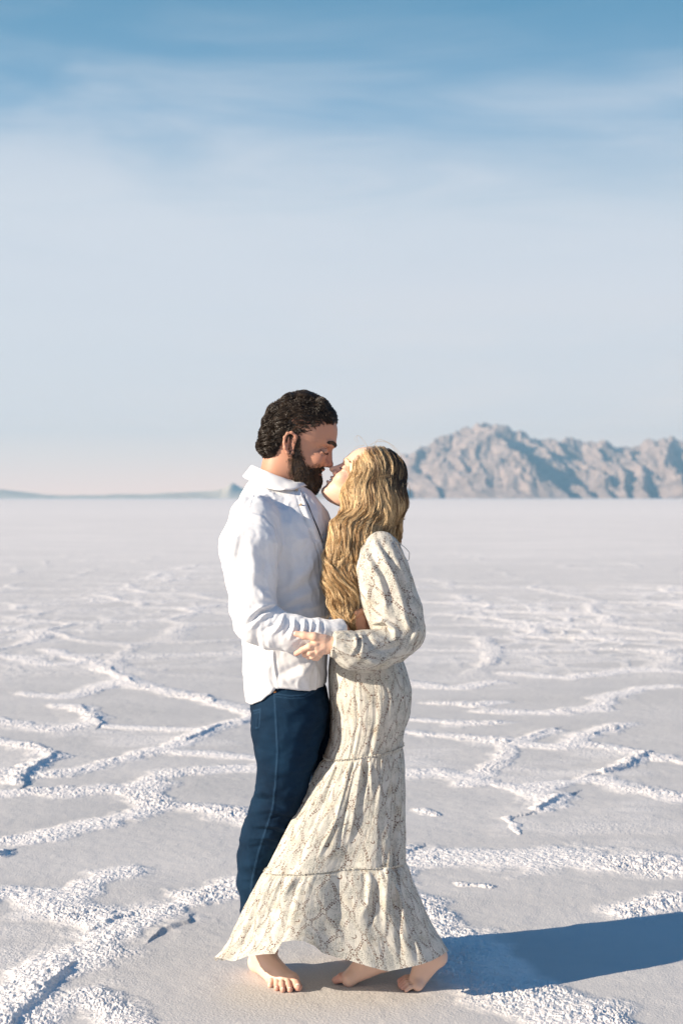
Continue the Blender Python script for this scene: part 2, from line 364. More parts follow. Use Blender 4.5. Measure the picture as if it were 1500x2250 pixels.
# ------------------------------------------------------------------ implicit surfaces
def nrm(v): v = np.asarray(v, float); return v / np.linalg.norm(v)
def smin(a, b, k):
    if k <= 0: return np.minimum(a, b)
    h = np.clip(.5 + .5 * (b - a) / k, 0, 1); return b + (a - b) * h - k * h * (1 - h)
class Sdf:
    def __init__(s): s.it = []
    def cone(s, a, b, ra, rb=None, k=.01, flat=None, op=1):
        a = np.asarray(a, float); b = np.asarray(b, float); rb = ra if rb is None else rb
        if flat: ax = nrm(flat[0]); fc = 1 / flat[1] - 1
        ba = b - a; L = ba @ ba + 1e-12
        def fn(P):
            q = P - a
            if flat: q = q + (q @ ax)[:, None] * ax * fc
            t = np.clip(q @ ba / L, 0, 1)
            return np.sqrt(((q - t[:, None] * ba) ** 2).sum(1)) - (ra + (rb - ra) * t)
        mx = max(ra, rb) * max(1, flat[1] if flat else 1)
        s.it.append((fn, (a + b) / 2, np.sqrt(L) / 2 + mx, k, op)); return s
    def chain(s, pts, k=.01, flat=None):        # pts: list of (point, radius)
        for (a, ra), (b, rb) in zip(pts[:-1], pts[1:]): s.cone(a, b, ra, rb, k, flat)
        return s
    def ell(s, c, r, M=None, k=.01, op=1):
        c = np.asarray(c, float); r = np.asarray(r, float)
        def fn(P):
            q = P - c
            if M is not None: q = q @ M
            k0 = np.sqrt(((q / r) ** 2).sum(1)); k1 = np.sqrt(((q / r ** 2) ** 2).sum(1)) + 1e-9
            return k0 * (k0 - 1) / k1
        s.it.append((fn, c, r.max(), k, op)); return s
    def fnc(s, fn, c, r, k=.01, op=1): s.it.append((fn, np.asarray(c, float), r, k, op)); return s
    def eval(s, P, pad=0.0):
        P = np.asarray(P, float); cell = .10; key = np.floor(P / cell).astype(np.int64)
        kk = (key[:, 0] * 4096 + key[:, 1]) * 4096 + key[:, 2]; o = np.argsort(kk, kind='stable'); ks = kk[o]
        cut = np.concatenate([[0], np.nonzero(np.diff(ks))[0] + 1, [len(ks)]]); D = np.full(len(P), .3)
        for i0, i1 in zip(cut[:-1], cut[1:]):
            ii = o[i0:i1]; Q = P[ii]; bc = (key[ii[0]] + .5) * cell; d = np.full(len(ii), .3)
            for fn, c, r, k, op in s.it:
                if np.linalg.norm(bc - c) - r > cell * .87 + k + .03: continue
                g = fn(Q); d = smin(d, g, k) if op == 1 else -smin(-d, g, k)
            D[ii] = d
        return D
    def grad(s, P, e=.0008):
        g = np.stack([s.eval(P + np.eye(3)[i] * e) - s.eval(P - np.eye(3)[i] * e) for i in range(3)], -1); return g / (2 * e)
    def bounds(s):
        it = [i for i in s.it if i[4] == 1]
        return np.min([i[1] - i[2] for i in it], 0) - .01, np.max([i[1] + i[2] for i in it], 0) + .01
    def mesh(s, h=.003, project=1, lo=None, hi=None):
        b0, b1 = s.bounds(); lo = b0 if lo is None else np.maximum(lo, b0); hi = b1 if hi is None else np.minimum(hi, b1)
        nb = 10; B = nb * h; n = np.ceil((hi - lo) / B).astype(int)
        gi = np.stack(np.meshgrid(*[np.arange(x) for x in n], indexing='ij'), -1).reshape(-1, 3)
        c = lo + (gi + .5) * B; d = s.eval(c); gi = gi[np.abs(d) < B * 1.15]
        ln = np.arange(nb + 1); loc = np.stack(np.meshgrid(ln, ln, ln, indexing='ij'), -1).reshape(-1, 3)
        N = np.array([n[0] * nb + 2, n[1] * nb + 2, n[2] * nb + 2], dtype=np.int64)
        cid, cpos, edges = [], [], [[], [], []]
        for ch in range(0, len(gi), 400):
            g = gi[ch:ch + 400]; ij = (g[:, None, :] * nb + loc[None]).reshape(-1, 3)
            D = s.eval(lo + ij * h).reshape(len(g), nb + 1, nb + 1, nb + 1)
            In = D < 0; cn = In[:, :-1, :-1, :-1].astype(int)
            tot = sum(In[:, a:nb + a, b:nb + b, c_:nb + c_].astype(int) for a in (0, 1) for b in (0, 1) for c_ in (0, 1))
            act = np.nonzero((tot > 0) & (tot < 8))
            if len(act[0]) == 0: continue
            base = np.stack(act[1:], -1); acc = np.zeros((len(base), 3)); cnt = np.zeros(len(base))
            for ax in range(3):
                o1, o2 = [x for x in range(3) if x != ax]
                for a in (0, 1):
                    for b in (0, 1):
                        p = base.copy(); p[:, o1] += a; p[:, o2] += b; q = p.copy(); q[:, ax] += 1
                        d0 = D[act[0], p[:, 0], p[:, 1], p[:, 2]]; d1 = D[act[0], q[:, 0], q[:, 1], q[:, 2]]
                        m = (d0 < 0) != (d1 < 0); t = np.where(m, d0 / np.where(m, d0 - d1, 1), 0)
                        pos = p.astype(float); pos[:, ax] += t; acc += pos * m[:, None]; cnt += m
            gb = g[act[0]] * nb; cid.append(((gb + base) * np.array([N[1] * N[2], N[2], 1])).sum(1)); cpos.append(lo + (gb + acc / cnt[:, None]) * h)
            for ax in range(3):
                sl0 = [slice(None)] + [slice(0, nb)] * 3; sl1 = list(sl0); sl1[ax + 1] = slice(1, nb + 1)
                a0 = In[tuple(sl0)]; a1 = In[tuple(sl1)]; e = np.nonzero(a0 != a1)
                edges[ax].append(np.concatenate([g[e[0]] * nb + np.stack(e[1:], -1), a0[e][:, None].astype(np.int64)], 1))
        cid = np.concatenate(cid); cpos = np.concatenate(cpos); o = np.argsort(cid); cid = cid[o]; Vt = cpos[o]; F = []
        st = np.array([N[1] * N[2], N[2], 1])
        for ax in range(3):
            e = np.concatenate(edges[ax]); o1, o2 = (ax + 1) % 3, (ax + 2) % 3; q = []
            for a, b in ((0, 0), (1, 0), (1, 1), (0, 1)):
                ij = e[:, :3].copy(); ij[:, o1] -= a; ij[:, o2] -= b; idn = (ij * st).sum(1)
                k = np.clip(np.searchsorted(cid, idn), 0, len(cid) - 1); q.append(np.where(cid[k] == idn, k, -1))
            q = np.stack(q, -1); ok = (q >= 0).all(1); q = q[ok]; fl = e[ok, 3] == 0; q[fl] = q[fl][:, ::-1]
            F.append(q)
        F = np.concatenate(F)
        for _ in range(project):
            d = s.eval(Vt); g = s.grad(Vt); g2 = (g ** 2).sum(1) + 1e-6; Vt = Vt - np.clip(d / g2, -h, h)[:, None] * g
        return Vt, F
def crom(tab, n=160):                           # smooth table through its rows, first column is the key
    tab = np.asarray(tab, float); tab = tab[np.argsort(tab[:, 0])]; x = tab[:, 0]; q = np.linspace(x[0], x[-1], n); r = [q]
    for c in range(1, tab.shape[1]):
        y = tab[:, c]; dl = np.diff(y) / np.diff(x); m = np.zeros(len(x)); m[0], m[-1] = dl[0], dl[-1]
        s_ = dl[:-1] * dl[1:] > 0; m[1:-1] = np.where(s_, 2 * dl[:-1] * dl[1:] / np.where(s_, dl[:-1] + dl[1:], 1), 0)
        i = np.clip(np.searchsorted(x, q) - 1, 0, len(x) - 2); h = x[i + 1] - x[i]; t = (q - x[i]) / h
        r.append((1 + 2 * t) * (1 - t) ** 2 * y[i] + t * (1 - t) ** 2 * h * m[i] + t * t * (3 - 2 * t) * y[i + 1] + t * t * (t - 1) * h * m[i + 1])
    return np.stack(r, 1)
def loft_fn(tab, O, A, B, U, pw=2.2, taper=0.0, yc=None):
    """rows (u, a_min, a_max, half_b[, b_center]): section spans a in [min,max] along A and +-half along B"""
    T = crom(tab)
    def fn(P):
        q = P - O; a = q @ A; b = q @ B; u = q @ U; uc = np.clip(u, T[0, 0], T[-1, 0])
        lo = np.interp(uc, T[:, 0], T[:, 1]); hi = np.interp(uc, T[:, 0], T[:, 2]); w_ = np.interp(uc, T[:, 0], T[:, 3])
        if T.shape[1] > 4: b = b - np.interp(uc, T[:, 0], T[:, 4])
        c = (lo + hi) / 2; r = (hi - lo) / 2; x = (a - c) / r
        w2 = w_ * (1 - taper * np.clip(x, -1, 1.2))
        d = ((np.abs(x) ** pw + np.abs(b / w2) ** pw + 1e-9) ** (1 / pw) - 1) * np.minimum(r, w2)
        return np.maximum(d, np.abs(u - uc)) if False else np.sqrt(np.maximum(d, 0) ** 2 + (u - uc) ** 2) + np.minimum(d, 0) * (np.abs(u - uc) < 1e-9)
    return fn
def px_of(Vt):                                  # photograph coordinates of points, used while modelling folds
    return 750 + Vt[:, 0] / Vt[:, 1] * FPX, HOR + (CAMH - Vt[:, 2]) / Vt[:, 1] * FPX
def vnormals(Vt, F):
    a = Vt[F[:, 2]] - Vt[F[:, 0]]; b = Vt[F[:, 3]] - Vt[F[:, 1]]; n = np.cross(a, b); N = np.zeros_like(Vt)
    for k in range(4):
        for c in range(3): N[:, c] += np.bincount(F[:, k], n[:, c], len(Vt))
    return N / (np.linalg.norm(N, axis=1, keepdims=True) + 1e-12)
def folds(Vt, N, lst, back=False):
    """lst: (polyline in photo px, width px, height m); presses folds into the camera-side cloth"""
    x, y = px_of(Vt); face = sstep(.0, .35, -N[:, 1]) if not back else 1.0; D = np.zeros(len(Vt))
    for pts, wd, h in lst:
        best = np.full(len(Vt), 1e3); tt = np.zeros(len(Vt)); n = len(pts) - 1
        for i, ((ax, ay), (bx, by)) in enumerate(zip(pts[:-1], pts[1:])):
            lx, ly = bx - ax, by - ay; L = lx * lx + ly * ly; t = np.clip(((x - ax) * lx + (y - ay) * ly) / L, 0, 1)
            d = np.hypot(x - ax - t * lx, y - ay - t * ly); m = d < best; best = np.where(m, d, best); tt = np.where(m, (i + t) / n, tt)
        D += h * np.exp(-(best / wd) ** 2) * (.25 + .75 * np.sin(np.clip(tt, .02, .98) * math.pi)) * face
    return Vt + N * D[:, None]
def tubes(paths, rad, attrs=None, sides=3):
    """paths (N,K,3), rad (N,K) -> vertices, quads, per-vertex attributes repeated from (N,K) arrays"""
    n, K, _ = paths.shape; t = np.gradient(paths, axis=1); t /= np.linalg.norm(t, axis=2, keepdims=True) + 1e-9
    ref = np.array([.31, -.87, .38]); a = np.cross(t, ref); a /= np.linalg.norm(a, axis=2, keepdims=True) + 1e-9; b = np.cross(t, a)
    ang = np.arange(sides) * 2 * math.pi / sides
    Vt = paths[:, :, None, :] + rad[:, :, None, None] * (a[:, :, None, :] * np.cos(ang)[None, None, :, None] + b[:, :, None, :] * np.sin(ang)[None, None, :, None])
    idx = np.arange(n * K * sides).reshape(n, K, sides); nx = np.roll(idx, -1, 2)
    F = np.stack([idx[:, :-1], nx[:, :-1], nx[:, 1:], idx[:, 1:]], -1).reshape(-1, 4)
    at = {k: np.repeat(np.broadcast_to(v, (n, K))[:, :, None], sides, 2).ravel() for k, v in (attrs or {}).items()}
    return Vt.reshape(-1, 3), F, at
def strip_mesh(name, pts, width_vecs, mat, parent, thick=.002):
    P = np.asarray(pts); Wv = np.asarray(width_vecs); n = len(P); Vt = np.concatenate([P - Wv, P + Wv]); i = np.arange(n - 1)
    F = np.stack([i, i + 1, n + i + 1, n + i], -1); o = mesh_np(name, Vt, F, mat, parent)
    sm = o.modifiers.new('s', 'SOLIDIFY'); sm.thickness = thick; sm.offset = 0; return o
def surf_hit(sd, px, py, y0=3.9, y1=4.6, n=140):
    """first point of an implicit surface seen from the camera through a photo point"""
    Ys = np.linspace(y0, y1, n); P = np.array([V(px, py, Y) for Y in Ys]); d = sd.eval(P); k = np.nonzero(d < 0)[0]
    if len(k) == 0: return P[np.argmin(d)]
    k = k[0]
    if k == 0: return P[0]
    t = d[k - 1] / (d[k - 1] - d[k]); return P[k - 1] + (P[k] - P[k - 1]) * t
def joined(meshes):
    Vs, Fs, n = [], [], 0
    for v, f in meshes: Vs.append(v); Fs.append(f + n); n += len(v)
    return np.concatenate(Vs), np.concatenate(Fs)
def empty(name, loc, label, cat):
    o = bpy.data.objects.new(name, None); COL.objects.link(o); o.location = loc; o.empty_display_size = .1
    return tag(o, label, cat)
def under(o, root):                              # parent while keeping world coordinates of the mesh
    o.parent = root; o.matrix_parent_inverse = root.matrix_world.inverted() if False else o.matrix_parent_inverse
    from mathutils import Matrix
    o.matrix_parent_inverse = Matrix.Translation(-root.location) if root.type == 'EMPTY' else Matrix.Identity(4)
    return o

# ------------------------------------------------------------------ materials of the people
def skin_mat(name, base, red, sss=.12):
    m, nt, p = new_mat(name, .52, spec=.35)
    pos = nt.nodes.new('ShaderNodeNewGeometry').outputs['Position']; f = attr(nt, 'flush')
    n = noise(nt, pos, 38, 4, .6); c = mixc(nt, E(nt, n) * .30, base, tuple(x * y for x, y in zip(base[:3], (.93, .72, .66))) + (1,))
    c = mixc(nt, attr(nt, 'pale'), c, (.72, .50, .40, 1)); nt.links.new(mixc(nt, f, c, red), p.inputs['Base Color'])
    p.inputs['Subsurface Weight'].default_value = sss; p.inputs['Subsurface Radius'].default_value = (1, .35, .18); p.inputs['Subsurface Scale'].default_value = .008
    bump(nt, p, noise(nt, pos, 420, 3, .6), .25, .0008); return m
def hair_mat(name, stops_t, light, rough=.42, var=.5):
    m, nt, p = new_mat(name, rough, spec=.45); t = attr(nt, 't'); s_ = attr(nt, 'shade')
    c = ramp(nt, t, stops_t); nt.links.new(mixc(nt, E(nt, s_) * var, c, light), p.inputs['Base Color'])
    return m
def cloth_mat(name, color, rough=.85, weave=900, bstr=.25, sheen=.2):
    m, nt, p = new_mat(name, rough, color, .2); p.inputs['Sheen Weight'].default_value = sheen
    tc = nt.nodes.new('ShaderNodeTexCoord').outputs['Object']
    a = noise(nt, mapping(nt, tc, (1, 1, .12)), weave, 2); b = noise(nt, mapping(nt, tc, (.12, .12, 1)), weave, 2); n = noise(nt, tc, 24, 5, .65)
    nt.links.new(mixc(nt, (E(nt, a) + E(nt, b)) * .5, tuple(x * .90 for x in color[:3]) + (1,), tuple(min(1, x * 1.06) for x in color[:3]) + (1,)), p.inputs['Base Color'])
    bump(nt, p, (E(nt, a) + E(nt, b)) * .0006 + E(nt, n) * .004, bstr, 1.0); return m
SKIN_M = skin_mat('skin_tanned', (.46, .245, .165, 1), (.42, .14, .10, 1))
SKIN_W = skin_mat('skin_fair', (.70, .46, .34, 1), (.58, .20, .17, 1))
HAIR_M = hair_mat('dark_brown_hair', [(0, (.012, .008, .006, 1)), (1, (.028, .018, .012, 1))], (.10, .062, .036, 1), .36, .40)
HAIRB_M = hair_mat('beard_hair', [(0, (.030, .017, .010, 1)), (1, (.05, .028, .015, 1))], (.12, .066, .034, 1), .5, .45)
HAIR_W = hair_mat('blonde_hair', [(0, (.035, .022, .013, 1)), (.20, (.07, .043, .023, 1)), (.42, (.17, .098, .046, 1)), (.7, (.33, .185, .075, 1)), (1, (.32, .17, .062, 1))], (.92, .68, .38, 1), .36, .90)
LINEN = cloth_mat('white_linen', (.70, .70, .715, 1))
BLACK = new_mat('gap_shade_black', .8, (.012, .012, .018, 1))[0]  # flat black standing in for the shade inside the shirt opening
def denim_mat():
    m, nt, p = new_mat('dark_blue_denim', .85, spec=.2); tc = nt.nodes.new('ShaderNodeTexCoord').outputs['Object']
    a = noise(nt, mapping(nt, tc, (1, 1, .08)), 420, 2); n = noise(nt, tc, 9, 4); wv = nt.nodes.new('ShaderNodeTexWave'); wv.inputs['Scale'].default_value = 190
    nt.links.new(mapping(nt, tc, (1, 1, 1), (0, R(30), 0)), wv.inputs[0])
    c = ramp(nt, n, [(.32, (.0010, .0050, .0145, 1)), (.70, (.0038, .019, .044, 1))]); c = mixc(nt, E(nt, a) * .45, c, (.008, .032, .068, 1))
    c = mixc(nt, attr(nt, 'fade'), c, (.020, .052, .10, 1)); nt.links.new(c, p.inputs['Base Color'])
    bump(nt, p, E(nt, a) * .0006 + E(nt, wv.outputs[0]) * .0002 + E(nt, n) * .003, .4, 1.0); p.inputs['Specular IOR Level'].default_value = .12; return m
DENIM = denim_mat()
def snake_mat():
    m, nt, p = new_mat('snakeskin_print_chiffon', .8, spec=.2)
    uv = nt.nodes.new('ShaderNodeAttribute'); uv.attribute_name = 'fabric'; sp = nt.nodes.new('ShaderNodeSeparateXYZ'); nt.links.new(uv.outputs['Vector'], sp.inputs[0])
    n0 = nt.nodes.new('ShaderNodeTexNoise'); n0.inputs['Scale'].default_value = 14; nt.links.new(uv.outputs['Vector'], n0.inputs['Vector']); sc = nt.nodes.new('ShaderNodeSeparateColor'); nt.links.new(n0.outputs['Color'], sc.inputs[0])
    u = E(nt, sp.outputs[0]) + (E(nt, sc.outputs[0]) - .5) * .030; v = E(nt, sp.outputs[1]) + (E(nt, sc.outputs[1]) - .5) * .042
    du, dv = .062, .128
    pp = u * (1 / du); qq = v * (1 / dv); a = pp + qq; b = pp - qq
    fa = (a + .5).fract() - .5; fb = (b + .5).fract() - .5; K = 1 / math.sqrt(1 / du ** 2 + 1 / dv ** 2)
    def rows(f, g):
        d = f.abs() * K; row = ((d - .0023).abs()).lt(.00145); ph = (g * 9.0 + f.gt(0) * .5).fract(); return row * ph.lt(.66)
    dx = (fa + fb) * (du / 2); dz = (fa - fb) * (dv / 2); r = (dx * dx + dz * dz * .5).op('SQRT')
    far_ = r.gt(.0105); ang = (dz.op('ARCTAN2', dx) * (9 / (2 * math.pi))).fract()
    ring = ((r - .0078).abs()).lt(.0016) * ang.lt(.6)
    ln = rows(fa, b).max(rows(fb, a)) * far_; ln = ln.max(ring)
    ha = a.fract() - .5; hb = b.fract() - .5; hx = (ha + hb) * (du / 2); hz = (ha - hb) * (dv / 2); hr = (hx * hx + hz * hz).op('SQRT')
    hook = ((hr - .0062).abs()).lt(.0013) * (hx + hz).gt(-.0015)
    hid = (a.op('FLOOR') * .37 + b.op('FLOOR') * .71).fract().lt(.55)
    ln = ln.max(hook * hid)
    st = nt.nodes.new('ShaderNodeTexVoronoi'); st.inputs['Scale'].default_value = 380; nt.links.new(uv.outputs['Vector'], st.inputs['Vector'])
    patch = noise(nt, uv.outputs['Vector'], 24, 3, .6); pm = ramp(nt, patch, [(.38, (0, 0, 0, 1)), (.56, (1, 1, 1, 1))])
    dots = E(nt, st.outputs['Distance']).lt(.36) * E(nt, pm)
    ochre = ramp(nt, noise(nt, uv.outputs['Vector'], 17, 3, .5), [(.56, (0, 0, 0, 1)), (.72, (1, 1, 1, 1))])
    fade = ramp(nt, noise(nt, uv.outputs['Vector'], 30, 2), [(.36, (.22, .22, .22, 1)), (.56, (1, 1, 1, 1))])
    c = mixc(nt, E(nt, pm) * .30, (.73, .70, .63, 1), (.53, .53, .46, 1)); c = mixc(nt, E(nt, ochre) * .35, c, (.48, .38, .22, 1))
    c = mixc(nt, dots * .8, c, (.09, .10, .08, 1)); c = mixc(nt, ln * E(nt, fade), c, (.125, .050, .030, 1))
    nt.links.new(c, p.inputs['Base Color'])
    tr = nt.nodes.new('ShaderNodeBsdfTranslucent'); nt.links.new(c, tr.inputs[0]); mx = nt.nodes.new('ShaderNodeMixShader'); mx.inputs[0].default_value = .30
    nt.links.new(p.outputs[0], mx.inputs[1]); nt.links.new(tr.outputs[0], mx.inputs[2]); nt.links.new(mx.outputs[0], nt.nodes['Material Output'].inputs[0])
    crk = noise(nt, mapping(nt, uv.outputs['Vector'], (260, 24, 1)), 1.0, 3, .6); bump(nt, p, E(nt, crk) * .0022, .6, 1.0)
    return m
SNAKE = snake_mat()

# ------------------------------------------------------------------ hair growing
def grow(sd, roots, level, field, steps, h):
    P = roots.copy(); path = [P.copy()]; nr = []
    for i in range(steps):
        g = sd.grad(P, .002); g /= np.linalg.norm(g, axis=1, keepdims=True) + 1e-6; nr.append(g)
        d = field(P, i); d = d - (d * g).sum(1, keepdims=True) * g; d /= np.linalg.norm(d, axis=1, keepdims=True) + 1e-6
        P = P + d * h; e = sd.eval(P) - level; P = P - np.clip(e, -h, h)[:, None] * g; path.append(P.copy())
    nr.append(nr[-1]); return np.stack(path, 1), np.stack(nr, 1)
def locks(path, nr, L, nch, amp, lam, spread, tipw, rad, h, seed=0, own=.25, shade=None, axis=None):
    """turn guide paths into wavy clumped strands; L = number of steps kept per guide"""
    rg = np.random.default_rng(seed); n, K, _ = path.shape; t = np.arange(K)[None, :] / np.maximum(L[:, None], 1)
    # shorten: resample each guide to its own length
    ss = np.clip(t * 0 + np.linspace(0, 1, K)[None, :] * L[:, None], 0, K - 1); i0 = np.floor(ss).astype(int); i1 = np.minimum(i0 + 1, K - 1); f = (ss - i0)[..., None]
    ar = np.arange(n)[:, None]; path = path[ar, i0] * (1 - f) + path[ar, i1] * f; nr = nr[ar, i0] * (1 - f) + nr[ar, i1] * f
    T = np.linspace(0, 1, K)[None, :]; S_ = T * L[:, None] * h
    tg = np.gradient(path, axis=1); tg /= np.linalg.norm(tg, axis=2, keepdims=True) + 1e-9; bi = np.cross(tg, nr); bi /= np.linalg.norm(bi, axis=2, keepdims=True) + 1e-9
    ph = rg.uniform(0, 6.28, n)[:, None]; lm = lam * rg.uniform(.75, 1.3, n)[:, None]; am = amp * rg.uniform(.5, 1.3, n)[:, None] * sstep(0, .25, T)
    if axis is None: PH = 6.283 * S_ / lm + ph
    else: PH = 6.283 * (path @ axis) / lam + 2.6 * vnoise(path[:, :1] * 7, 5) + .45 * np.sin(ph)
    w1 = am * np.sin(PH); w2 = am * .6 * np.cos(PH)
    G_ = path + bi * w1[..., None] + nr * w2[..., None]
    out, rr, sh = [], [], []
    ls = rg.uniform(0, 1, n) if shade is None else shade
    for c in range(nch):
        a = rg.uniform(0, 6.283, n); q = np.sqrt(rg.uniform(0, 1, n)) * spread; sp = (q[:, None] * ((1 - T) + tipw * T) * (1 - .35 * np.sin(T * 3.14)))
        p2 = rg.uniform(0, 6.28, n)[:, None]; l2 = lam * rg.uniform(.5, 1.2, n)[:, None]
        o = G_ + bi * (np.cos(a)[:, None] * sp + own * am * np.sin(6.283 * S_ / l2 + p2))[..., None] + nr * (np.sin(a)[:, None] * sp * .7 + own * am * .6 * np.cos(6.283 * S_ / l2 + p2))[..., None]
        out.append(o); rr.append(np.broadcast_to(rad * (1 - .75 * T ** 3), (n, K))); sh.append(np.broadcast_to(np.clip(ls * .82 + rg.uniform(-.08, .22, n), 0, 1)[:, None], (n, K)))
    P = np.concatenate(out); return P, np.concatenate(rr), {'t': np.broadcast_to(T, (len(P), K)), 'shade': np.concatenate(sh)}
def hair_obj(name, parts, base, mat, parent):
    Vs, Fs, A, B, n = [], [], [], [], 0
    for P, r, at in parts:
        v, f, a = tubes(P, r, at); Vs.append(v); Fs.append(f + n); n += len(v); A.append(a['t']); B.append(a['shade'])
    if base is not None:
        v, f, tt = base; Vs.append(v); Fs.append(f + n); A.append(tt); B.append(np.full(len(v), .05))
    return under(mesh_np(name, np.concatenate(Vs), np.concatenate(Fs), mat, None, True, {'t': np.concatenate(A), 'shade': np.concatenate(B)}), parent)

def ear(sd, O, f, s, u, c, sg, sc=1.0, tilt=.15):
    """c = local (f,u,s) centre of the ear; sg = side sign"""
    C = O + f * c[0] + s * c[2] * 1.0 + u * c[1]; A_ = nrm(f * math.cos(tilt) + u * math.sin(tilt)); U_ = nrm(u * math.cos(tilt) - f * math.sin(tilt)); N_ = nrm(s * sg - A_ * .45)
    pts = []
    for k, (x, y) in enumerate([(.012, .010), (.010, .024), (0, .031), (-.012, .027), (-.0175, .014), (-.016, -.002), (-.011, -.015), (-.004, -.026), (.004, -.031), (.009, -.024)]):
        pts.append((C + A_ * x * sc + U_ * y * sc + N_ * (.010 if 1 < k < 7 else .006) * sc * (1 if k < 8 else .5), (.0040 if k < 6 else .0052) * sc))
    sd.chain(pts, .004)
    sd.cone(C + A_ * .002 * sc + U_ * .014 * sc + N_ * .002, C + A_ * .002 * sc - U_ * .016 * sc + N_ * .001, .013 * sc, .010 * sc, .004, (N_, .25))
    sd.cone(C - A_ * .008 * sc + U_ * .016 * sc + N_ * .007, C - A_ * .006 * sc - U_ * .012 * sc + N_ * .006, .0030 * sc, .0035 * sc, .005)
    sd.ell(C + A_ * .001 * sc - U_ * .004 * sc + N_ * .010 * sc, (.0055 * sc,) * 3, None, .004, -1)

def finger(sd, pts, r0, r1, k=.004):
    n = len(pts); sd.chain([(p, r0 + (r1 - r0) * i / (n - 1)) for i, p in enumerate(pts)], k)

# ================================================================== THE MAN
def jeans_sdf():
    YM = 4.42; k_ = YM / FPX; X_, Y_, Z_ = np.eye(3); W = V
    j = Sdf(); j.fnc(loft_fn([(CAMH - (y - HOR) * k_, (x0 - 750) * k_, (x1 - 750) * k_, h) for y, x0, x1, h in [(1640, 590, 690, .10), (1600, 562, 716, .165), (1560, 556, 722, .178), (1520, 553, 718, .172), (1480, 552, 706, .160), (1455, 553, 700, .15)]], np.array([0, YM, 0]), X_, Y_, Z_, 2.4), (-.14, YM, .88), .30, .03)
    near = [(636, 1565, 4.335, .112), (630, 1610, 4.335, .103), (630, 1650, 4.335, .0905), (620, 1727, 4.34, .0735), (610, 1765, 4.345, .070), (596, 1797, 4.355, .068), (578, 1840, 4.375, .0655), (569, 1885, 4.39, .062), (566, 1940, 4.405, .0575), (570, 2010, 4.42, .054), (579, 2090, 4.44, .054), (580, 2130, 4.445, .052)]
    j.chain([(W(x, y, Y), r) for x, y, Y, r in near], .02)
    farl = [(648, 1565, 4.50, .112), (686, 1625, 4.51, .092), (735, 1705, 4.53, .072), (768, 1785, 4.56, .068), (786, 1880, 4.58, .064), (796, 2000, 4.61, .056), (798, 2080, 4.62, .054)]
    j.chain([(W(x, y, Y), r) for x, y, Y, r in farl], .02)
    j.fnc(lambda P: P[:, 2] - (.128 - .03 * (P[:, 1] - 4.44)), (0, 4.4, 0), 50, .002, -1)
    return j
def shirt_sdf():
    YM = 4.42; k_ = YM / FPX; X_, Y_, Z_ = np.eye(3); W = V
    sh = Sdf()
    ST = [(1580, 548, 712, .180), (1553, 546, 712, .180), (1515, 538, 713, .182), (1480, 536, 716, .180), (1440, 538, 718, .176), (1400, 534, 719, .172), (1350, 525, 722, .170), (1300, 517, 726, .174), (1250, 510, 730, .182), (1200, 505, 731, .188), (1160, 507, 728, .186), (1125, 517, 718, .165), (1100, 527, 700, .125), (1080, 536, 684, .09), (1062, 546, 660, .072), (1052, 556, 640, .06)]
    sh.fnc(loft_fn([(CAMH - (y - HOR) * k_, (x0 - 750) * k_, (x1 - 750) * k_, h) for y, x0, x1, h in ST], np.array([0, YM, 0]), X_, Y_, Z_, 2.5), (-.18, YM, 1.15), .50, .0)
    sh.cone(W(594, 1106, 4.39), W(560, 1143, 4.245), .044, .064, .035); sh.cone(W(594, 1106, 4.45), W(575, 1143, 4.60), .044, .064, .035)
    sh.chain([(W(556, 1140, 4.245), .070), (W(549, 1200, 4.215), .0865), (W(551, 1260, 4.20), .0745), (W(555, 1327, 4.175), .0625), (W(562, 1366, 4.165), .0605)], .022)
    sh.chain([(W(562, 1366, 4.165), .0605), (W(600, 1381, 4.155), .056), (W(640, 1391, 4.145), .0515), (W(703, 1394, 4.145), .0415), (W(735, 1391, 4.155), .0355), (W(748, 1388, 4.17), .034)], .012)
    sh.chain([(W(575, 1140, 4.60), .070), (W(600, 1210, 4.66), .075), (W(640, 1300, 4.69), .062), (W(660, 1350, 4.70), .058)], .02); sh.chain([(W(660, 1350, 4.70), .058), (W(740, 1368, 4.665), .046), (W(785, 1370, 4.615), .036)], .012)
    hx = np.array([470, 548, 575, 595, 604, 618, 643, 667, 690, 712, 740]); hy = np.array([1552, 1553, 1540, 1522, 1511, 1510, 1513, 1518, 1519, 1516, 1512])
    def hemcut(P):
        px = 750 + P[:, 0] / 4.245 * FPX; hz = CAMH - (np.interp(px, hx, hy) - HOR) * 4.245 / FPX
        return np.where((P[:, 0] > -.02) & (P[:, 2] > .9) & (P[:, 1] < 4.5), .2, (P[:, 2] - hz))
    sh.fnc(hemcut, (0, 4.4, 0), 50, .003, -1)
    cz0 = W(755, 1385, 4.17); cdir = nrm(W(755, 1385, 4.17) - W(725, 1391, 4.155))
    sh.fnc(lambda P: np.where((P[:, 1] < 4.35) & (P[:, 0] > -.05) & (P[:, 2] < 1.16) & (P[:, 2] > 1.0), -((P - cz0) @ cdir), .2), (0, 4.4, 0), 50, .002, -1)
    return sh
